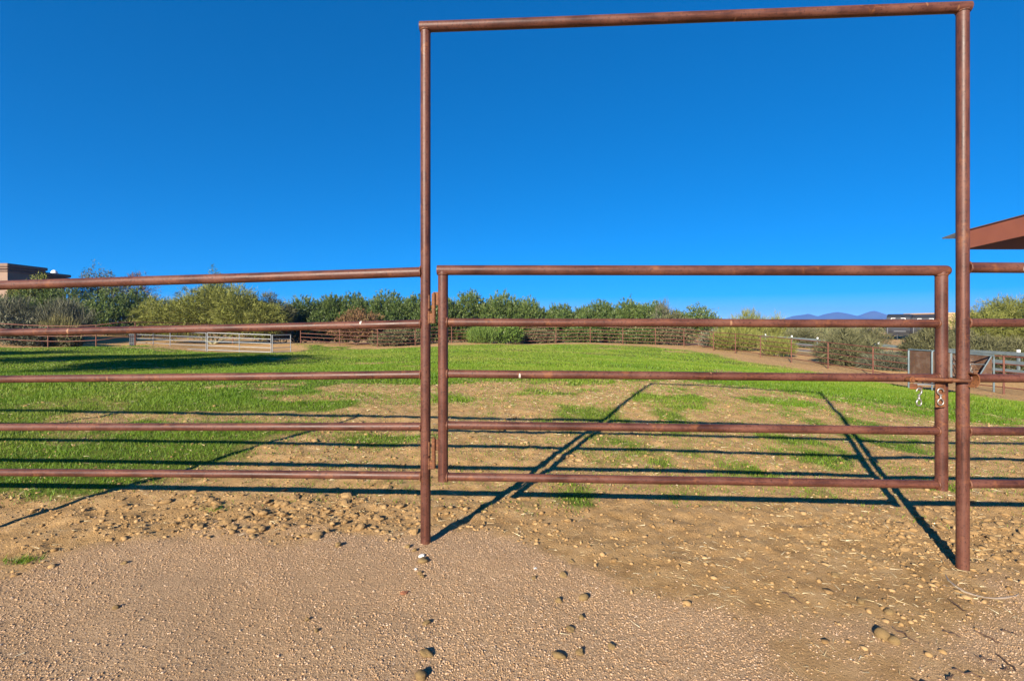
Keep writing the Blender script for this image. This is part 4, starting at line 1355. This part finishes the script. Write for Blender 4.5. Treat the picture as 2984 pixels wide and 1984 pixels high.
BV, BT = [], []
for (n, y0, y1, hmin, hmax, w0) in ((240000, 3.4, 8, 0.015, 0.055, 0.0028), (330000, 7, 15, 0.02, 0.055, 0.0055), (260000, 14, 27, 0.025, 0.055, 0.012), (200000, 26, 45, 0.03, 0.06, 0.022)):
    x, y = scatter(n, y0, y1, 1.08, 0.8)
    g = grass_amount(x, y)
    clump = fbm(x * 5, y * 5, 141, 2)
    k = rng.random(n) < g * (0.55 + 0.55 * clump)
    x, y, g, clump = x[k], y[k], g[k], clump[k]
    z = gz(x, y) - 0.004
    nn = len(x)
    tall = fbm(x * 0.9, y * 0.9, 151, 3)
    h = (hmin + (hmax - hmin) * rng.random(nn)) * (0.55 + 0.9 * tall) * (0.5 + 0.6 * g) * (1 + 0.5 * np.exp(-((y - 10.6) / 1.2) ** 2))
    w = w0 * rng.uniform(0.7, 1.4, nn)
    az = rng.random(nn) * 2 * np.pi
    la = rng.random(nn) * 2 * np.pi
    lean = rng.uniform(0.1, 0.8, nn) * h
    b0 = np.stack([x - np.cos(az) * w, y - np.sin(az) * w, z], 1)
    b1 = np.stack([x + np.cos(az) * w, y + np.sin(az) * w, z], 1)
    tip = np.stack([x + np.cos(la) * lean, y + np.sin(la) * lean, z + h], 1)
    BV.append(np.stack([b0, b1, tip], 1).reshape(-1, 3))
    hue = np.clip(0.06 + 0.12 * sstep(9, 22, y) + 0.55 * fbm(x * 0.5, y * 0.5, 161, 3) + 0.38 * rng.random(nn) + 0.25 * (rng.random(nn) < 0.07), 0, 1)
    BT.append(np.repeat(hue, 3))
BV, BT = np.concatenate(BV), np.concatenate(BT)
go = link('grass', mesh_np('grass', BV, np.arange(len(BV)), 3, {'tone': BT}), M['grass'])
tag(go, 'short bright green grass of the paddock', 'grass', kind='stuff')

# one green weed tuft on the apron
def tuft(px, py, n, h, label):
    y = CAM_Z * F_PX / (py - HY)
    p = at(px, py, y)
    g = gz1(p.x, p.y)
    r = empty('grass_tuft', (p.x, p.y, g))
    pos = np.stack([rng.normal(0, 0.05, n), rng.normal(0, 0.022, n), np.zeros(n)], 1)
    d = np.stack([rng.normal(0.5, 0.5, n), rng.normal(0, 0.5, n), rng.uniform(0.5, 1.4, n)], 1)
    link('blade', leaves_mesh('blade', pos, d, rng.uniform(0.4, 1, n) * h, 0.005, rng.random(n)), M['grass'], r)['kind'] = 'stuff'
    tag(r, label, 'grass')


tuft(60, 1612, 140, 0.07, 'small green grass tuft on the gravel edge at far left')
tuft(620, 1480, 60, 0.05, 'thin grass tuft among the clods left of the portal post')

# ------------------------------------------------------------------ loose stones, clods, grains, straw
def clod_mesh(name, seed, sub=2, wave=0.085, jit=0.05, smooth=True):
    import bmesh
    bm = bmesh.new()
    bmesh.ops.create_icosphere(bm, subdivisions=sub, radius=1.0)
    r_ = random.Random(seed)
    k = [Vector((r_.gauss(0, 1), r_.gauss(0, 1), r_.gauss(0, 1))) for _ in range(5)]
    ph = [r_.uniform(0, 6) for _ in range(5)]
    for v in bm.verts:
        s = 1 + sum(wave * math.sin(1.6 * v.co.dot(a) + p) for a, p in zip(k, ph)) + r_.uniform(-jit, jit)
        v.co *= s
        v.co.z *= 0.82
    me_ = bpy.data.meshes.new(name)
    bm.to_mesh(me_); bm.free()
    me_.polygons.foreach_set('use_smooth', np.full(len(me_.polygons), smooth, dtype=bool))
    return me_


CL = [clod_mesh('clod', 100 + k, 2, 0.11, 0.13, False) for k in range(10)]
DU = [clod_mesh('dung_ball', 200 + k, 3, 0.15, 0.05) for k in range(8)]
for m_ in CL: m_.materials.append(M['clod'])
for m_ in DU: m_.materials.append(M['dung'])


def place_lump(name, meshes, px, py, d_px, label, cat, group, flat=1.0, mat=None):
    y = CAM_Z * F_PX / (py - HY)
    for _ in range(3):
        x = (px - CX) / F_PX * y
        y = (CAM_Z - gz1(x, y)) * F_PX / (py - HY)
    x = (px - CX) / F_PX * y
    s = d_px / F_PX * y / 2
    me_ = random.choice(meshes)
    if mat is not None:
        me_ = me_.copy(); me_.materials.clear(); me_.materials.append(mat)
    o_ = bpy.data.objects.new(name, me_)
    C.objects.link(o_)
    o_.location = (x, y, gz1(x, y) + s * (0.45 if name == 'dung_ball' else 0.18) * flat)
    o_.scale = (s * random.uniform(0.9, 1.15), s * random.uniform(0.9, 1.15), s * random.uniform(0.85, 1.0) * flat)
    o_.rotation_euler = (random.uniform(-.4, .4), random.uniform(-.4, .4), random.uniform(0, 6.28))
    tag(o_, label, cat, group)
    return o_


GB = 'dung balls scattered on the gravel apron'
balls = [(1243, 1907, 34, 'large lobed dung ball at the lower middle of the gravel, below the portal post'), (1227, 1974, 38, 'dung ball cut by the bottom edge of the picture'),
         (1243, 1818, 22, 'dung ball alone on the gravel straight below the portal post'), (985, 1590, 24, 'dung ball at the gravel rim left of the portal post'),
         (1702, 1744, 24, 'round dung ball right of the crumbled row of clods'), (1665, 1835, 26, 'round dung ball midway down the right hand group'),
         (1629, 1912, 34, 'largest dung ball at the foot of the right hand group'), (1690, 1903, 28, 'pale dung ball beside the largest one'),
         (1781, 1887, 22, 'dung ball farthest right in the lower group'), (1694, 1800, 20, 'small dung ball between two rounder ones in the right group'),
         (1626, 1750, 22, 'dark dung ball at the end of the crumbled row'), (1234, 1634, 30, 'greenish dung clump beside white crumbs at the portal post foot'),
         (1221, 1671, 16, 'small dung ball in the little group below the portal post'), (1232, 1681, 15, 'lowest dung ball in the little group below the portal post'),
         (1665, 1637, 20, 'brown dung ball at the top of the crumbled row'), (1642, 1678, 20, 'dung ball in the crumbled row, second from the top'),
         (895, 1806, 17, 'small dung ball on the open gravel left of the middle'), (923, 1838, 14, 'tiny dung ball below the small one on open gravel'),
         (1208, 1604, 17, 'oval dung ball just in front of the portal post'), (1188, 1594, 15, 'small oval dung ball left of the portal post foot'),
         (2572, 1856, 34, 'long dung ball in the sandy patch at the lower right'), (2600, 1869, 30, 'sandy dung ball touching the long one at the lower right'),
         (2508, 1756, 24, 'half buried dung ball in the sandy patch on the right'), (2434, 1677, 24, 'grey flattened dung ball between the gravel and the gate'),
         (2066, 1563, 18, 'lone brown dung ball under the middle of the gate'), (364, 1642, 17, 'small clod alone on the gravel at the left'),
         (339, 1772, 18, 'earthy clod on the gravel left of the centre'), (1557, 1686, 15, 'small dark clod right of the portal post'), (2590, 1785, 22, 'crumbly clod in the sand right of the gravel tongue')]
for (px, py, d, lab) in balls:
    place_lump('dung_ball', DU, px, py, d * 0.86, lab, 'dung ball', GB, random.uniform(0.72, 0.95))
place_lump('stone', CL, 1176, 1727, 26, 'flat red brown stone on the gravel below the portal post', 'stone', None, 0.5, M['red_stone'])
for i, (px, py) in enumerate(((1228, 1621), (1212, 1658), (1560, 1656))):
    place_lump('chalk_crumb', CL, px, py, (18, 8, 9)[i], ('larger white crumb in front of the portal post', 'small white crumb left of the greenish dung clump', 'white crumb right of the portal post')[i], 'crumb', 'white crumbs on the gravel', 0.7, M['white_stone'])
# belts of clods against the fence: the biggest are things
nside = 0
cand = 0
GC1, GC2 = 'clods heaped inside the fence left of the portal post', 'clods heaped round the latch post'
while nside < 260 and cand < 6000:
    cand += 1
    if random.random() < 0.62:
        px, py = random.gauss(860, 250), random.gauss(1498, 50)
        grp, lab = GC1, 'tan clod in the heap inside the fence left of the portal post'
    else:
        px, py = random.gauss(2800, 150), random.gauss(1560, 55)
        grp, lab = GC2, 'tan clod in the heap round the latch post foot'
    if not (230 < px < 3030 and 1420 < py < 1660): continue
    if grp == GC1 and (py > 1575 or px > 1450): continue
    place_lump('clod', CL, px, py, 9 + 20 * random.random() ** 2.2, lab, 'clod', grp, random.uniform(0.55, 0.9))
    nside += 1


def lumps(name, n, y0, y1, prob, smin, smax, mat, label, sub=1, power=1.0, flat=0.7):
    """Many small lumps as one mesh."""
    import bmesh
    bm = bmesh.new()
    if sub == 0:
        bmesh.ops.create_icosphere(bm, subdivisions=1, radius=1.0)
        bm.clear()
        pv = [bm.verts.new(c) for c in ((1, 0, 0), (-1, 0, 0), (0, 1, 0), (0, -1, 0), (0, 0, 1), (0, 0, -1))]
        for a_, b_, c_ in ((0, 2, 4), (2, 1, 4), (1, 3, 4), (3, 0, 4), (2, 0, 5), (1, 2, 5), (3, 1, 5), (0, 3, 5)):
            bm.faces.new((pv[a_], pv[b_], pv[c_]))
        bm.verts.index_update()
    else:
        bmesh.ops.create_icosphere(bm, subdivisions=sub, radius=1.0)
    bv = np.array([v.co[:] for v in bm.verts]); bf = np.array([[v.index for v in f.verts] for f in bm.faces]); bm.free()
    x, y = scatter(n, y0, y1, 1.06, power)
    k = rng.random(n) < prob(x, y)
    x, y = x[k], y[k]
    nn = len(x)
    s = smin * (smax / smin) ** (rng.random(nn) ** 1.8)
    z = gz(x, y) + s * 0.12
    ca, sa = np.cos(rng.random(nn) * 6.28), np.sin(rng.random(nn) * 6.28)
    sc = s[:, None] * rng.uniform(0.7, 1.3, (nn, 3)) * np.array([1, 1, flat])
    v = bv[None] * (1 + rng.normal(0, 0.24, (nn, len(bv), 1)))
    v = v * sc[:, None, :]
    vx = v[..., 0] * ca[:, None] - v[..., 1] * sa[:, None]
    vy = v[..., 0] * sa[:, None] + v[..., 1] * ca[:, None]
    vs = np.stack([vx + x[:, None], vy + y[:, None], v[..., 2] + z[:, None]], -1).reshape(-1, 3)
    fs = (bf[None] + (np.arange(nn) * len(bv))[:, None, None]).reshape(-1)
    me_ = mesh_np(name, vs, fs, 3, {'tone': np.repeat(rng.random(nn), len(bv))})
    o_ = link(name, me_, mat, smooth=sub > 1)
    tag(o_, label, name.replace('_', ' '), kind='stuff')
    return o_


lumps('gravel', 175000, 1.62, 3.5, lambda x, y: 0.05 + gravel_amount(x, y) * (0.25 + 0.65 * sstep(0.36, 0.60, fbm(x * 1.3, y * 1.3, 191, 4))), 0.0020, 0.0058, M['gravel'], 'fine pinkish granite gravel of the apron', sub=0, power=1.0)
lumps('soil_crumbs', 40000, 2.0, 5.5, lambda x, y: (1 - gravel_amount(x, y)) * (0.28 + 0.72 * stony_amount(x, y)) * (1 - 0.5 * grass_amount(x, y)), 0.003, 0.017, M['crumbs'], 'brown soil crumbs trodden inside the fence', sub=1)
lumps('soil_crumbs', 18000, 4.5, 12, lambda x, y: (1 - grass_amount(x, y)) * (0.2 + 0.8 * sstep(0.45, 0.7, fbm(x * 1.1, y * 1.1, 171, 3))), 0.005, 0.026, M['crumbs'], 'brown clods strewn over the bare earth beyond the gate', sub=1)
# straw
ns = 24000
x, y = scatter(ns, 1.9, 11, 1.0, 0.9)
k = rng.random(ns) < (0.03 + 0.97 * (1 - gravel_amount(x, y))) * (1 - 0.6 * grass_amount(x, y)) * (0.3 + 0.7 * sstep(0.35, 0.6, fbm(x * 1.5, y * 1.5, 181, 3)))
x, y = x[k], y[k]; nn = len(x)
a = rng.random(nn) * 6.28
pos = np.stack([x, y, gz(x, y) + 0.006], 1)
d = np.stack([np.cos(a), np.sin(a), rng.normal(0.05, 0.15, nn)], 1)
st = link('straw', leaves_mesh('straw', pos, d, rng.uniform(0.02, 0.075, nn) * (0.7 + 0.07 * y), rng.uniform(0.002, 0.005, nn) * (0.6 + 0.13 * y), rng.random(nn)), M['straw'])
tag(st, 'pale straw litter on the bare earth', 'straw', kind='stuff')

# twigs lower right, and the bleached root
GT = 'dark dry twigs on the sand at the lower right'
for i, (px, py, ln, ang) in enumerate(((2772, 1818, 34, -35), (2880, 1825, 46, -60), (2875, 1890, 40, -25), (2932, 1895, 50, 70), (2930, 1918, 30, 5), (2640, 1830, 45, -70), (2770, 1950, 36, 15),
                                       (2820, 1935, 60, -20), (2700, 1965, 60, -12), (2945, 1810, 30, -30), (2310, 1725, 45, -60), (2790, 1735, 40, 80))):
    y = CAM_Z * F_PX / (py - HY)
    p = at(px, py, y)
    L = ln / F_PX * y
    g = gz1(p.x, p.y)
    mb = MB()
    pts = []
    for k in range(6):
        s = (k / 5 - 0.5) * L
        q = Vector((s * math.cos(R(ang)) + random.gauss(0, L * 0.04), s * math.sin(R(ang)) * 1.6 + random.gauss(0, L * 0.05), 0.004 + 0.010 * math.sin(k * 1.3 + i) ** 2))
        pts.append(q)
    mb.tube(pts, [0.0022, 0.003, 0.0032, 0.003, 0.0024, 0.0012], 6)
    me_ = mb.mesh('twig')
    o_ = link('twig', me_, M['twig']); o_.location = (p.x, p.y, g)
    tag(o_, 'thin dark dry twig on the sand, ' + ('left of the branching pair', 'slanting right of the branching pair', 'flat one under the slanting twig', 'steep one at the right edge', 'short one under the steep twig',
        'steep one farthest left', 'flat one near the bottom edge', 'long one near the bottom edge', 'long one lowest of all', 'highest one at the right edge', 'beside the loose gravel tongue', 'just below the latch post root')[i], 'twig', GT)
mb = MB()
pts = []
for (px, py) in ((2752, 1672), (2765, 1690), (2785, 1708), (2812, 1725), (2840, 1733), (2868, 1740), (2900, 1743), (2930, 1741), (2958, 1735), (2966, 1728)):
    y = CAM_Z * F_PX / (py - HY)
    for _ in range(3):
        xx = (px - CX) / F_PX * y
        y = (CAM_Z - gz1(xx, y)) * F_PX / (py - HY)
    pts.append(Vector((xx, y, gz1(xx, y) - 0.002)))
o0 = pts[4].copy()
mb.tube([p - o0 for p in pts], [0.003, 0.006, 0.008, 0.008, 0.006, 0.004, 0.007, 0.007, 0.005, 0.002], 10)
ro = mb.build('root', M['root']); ro.location = o0
tag(ro, 'bleached curved root half buried in the sand by the latch post', 'root')

# ------------------------------------------------------------------ haze
mb = MB(); mb.box((0, 0, 65), (8800, 8800, 140))
hz = mb.build('haze', None)
m, t, b = new_mat('thin blue air')
t.nodes.remove(b)
pv = t.nodes.new('ShaderNodeVolumePrincipled')
pv.inputs['Color'].default_value = (0.10, 0.33, 1.0, 1)
pv.inputs['Density'].default_value = 0.00019
pv.inputs['Anisotropy'].default_value = 0.0
t.links.new(pv.outputs[0], t.nodes['Material Output'].inputs['Volume'])
hz.data.materials.append(m)
tag(hz, 'thin blue air over the desert', 'haze', kind='stuff')
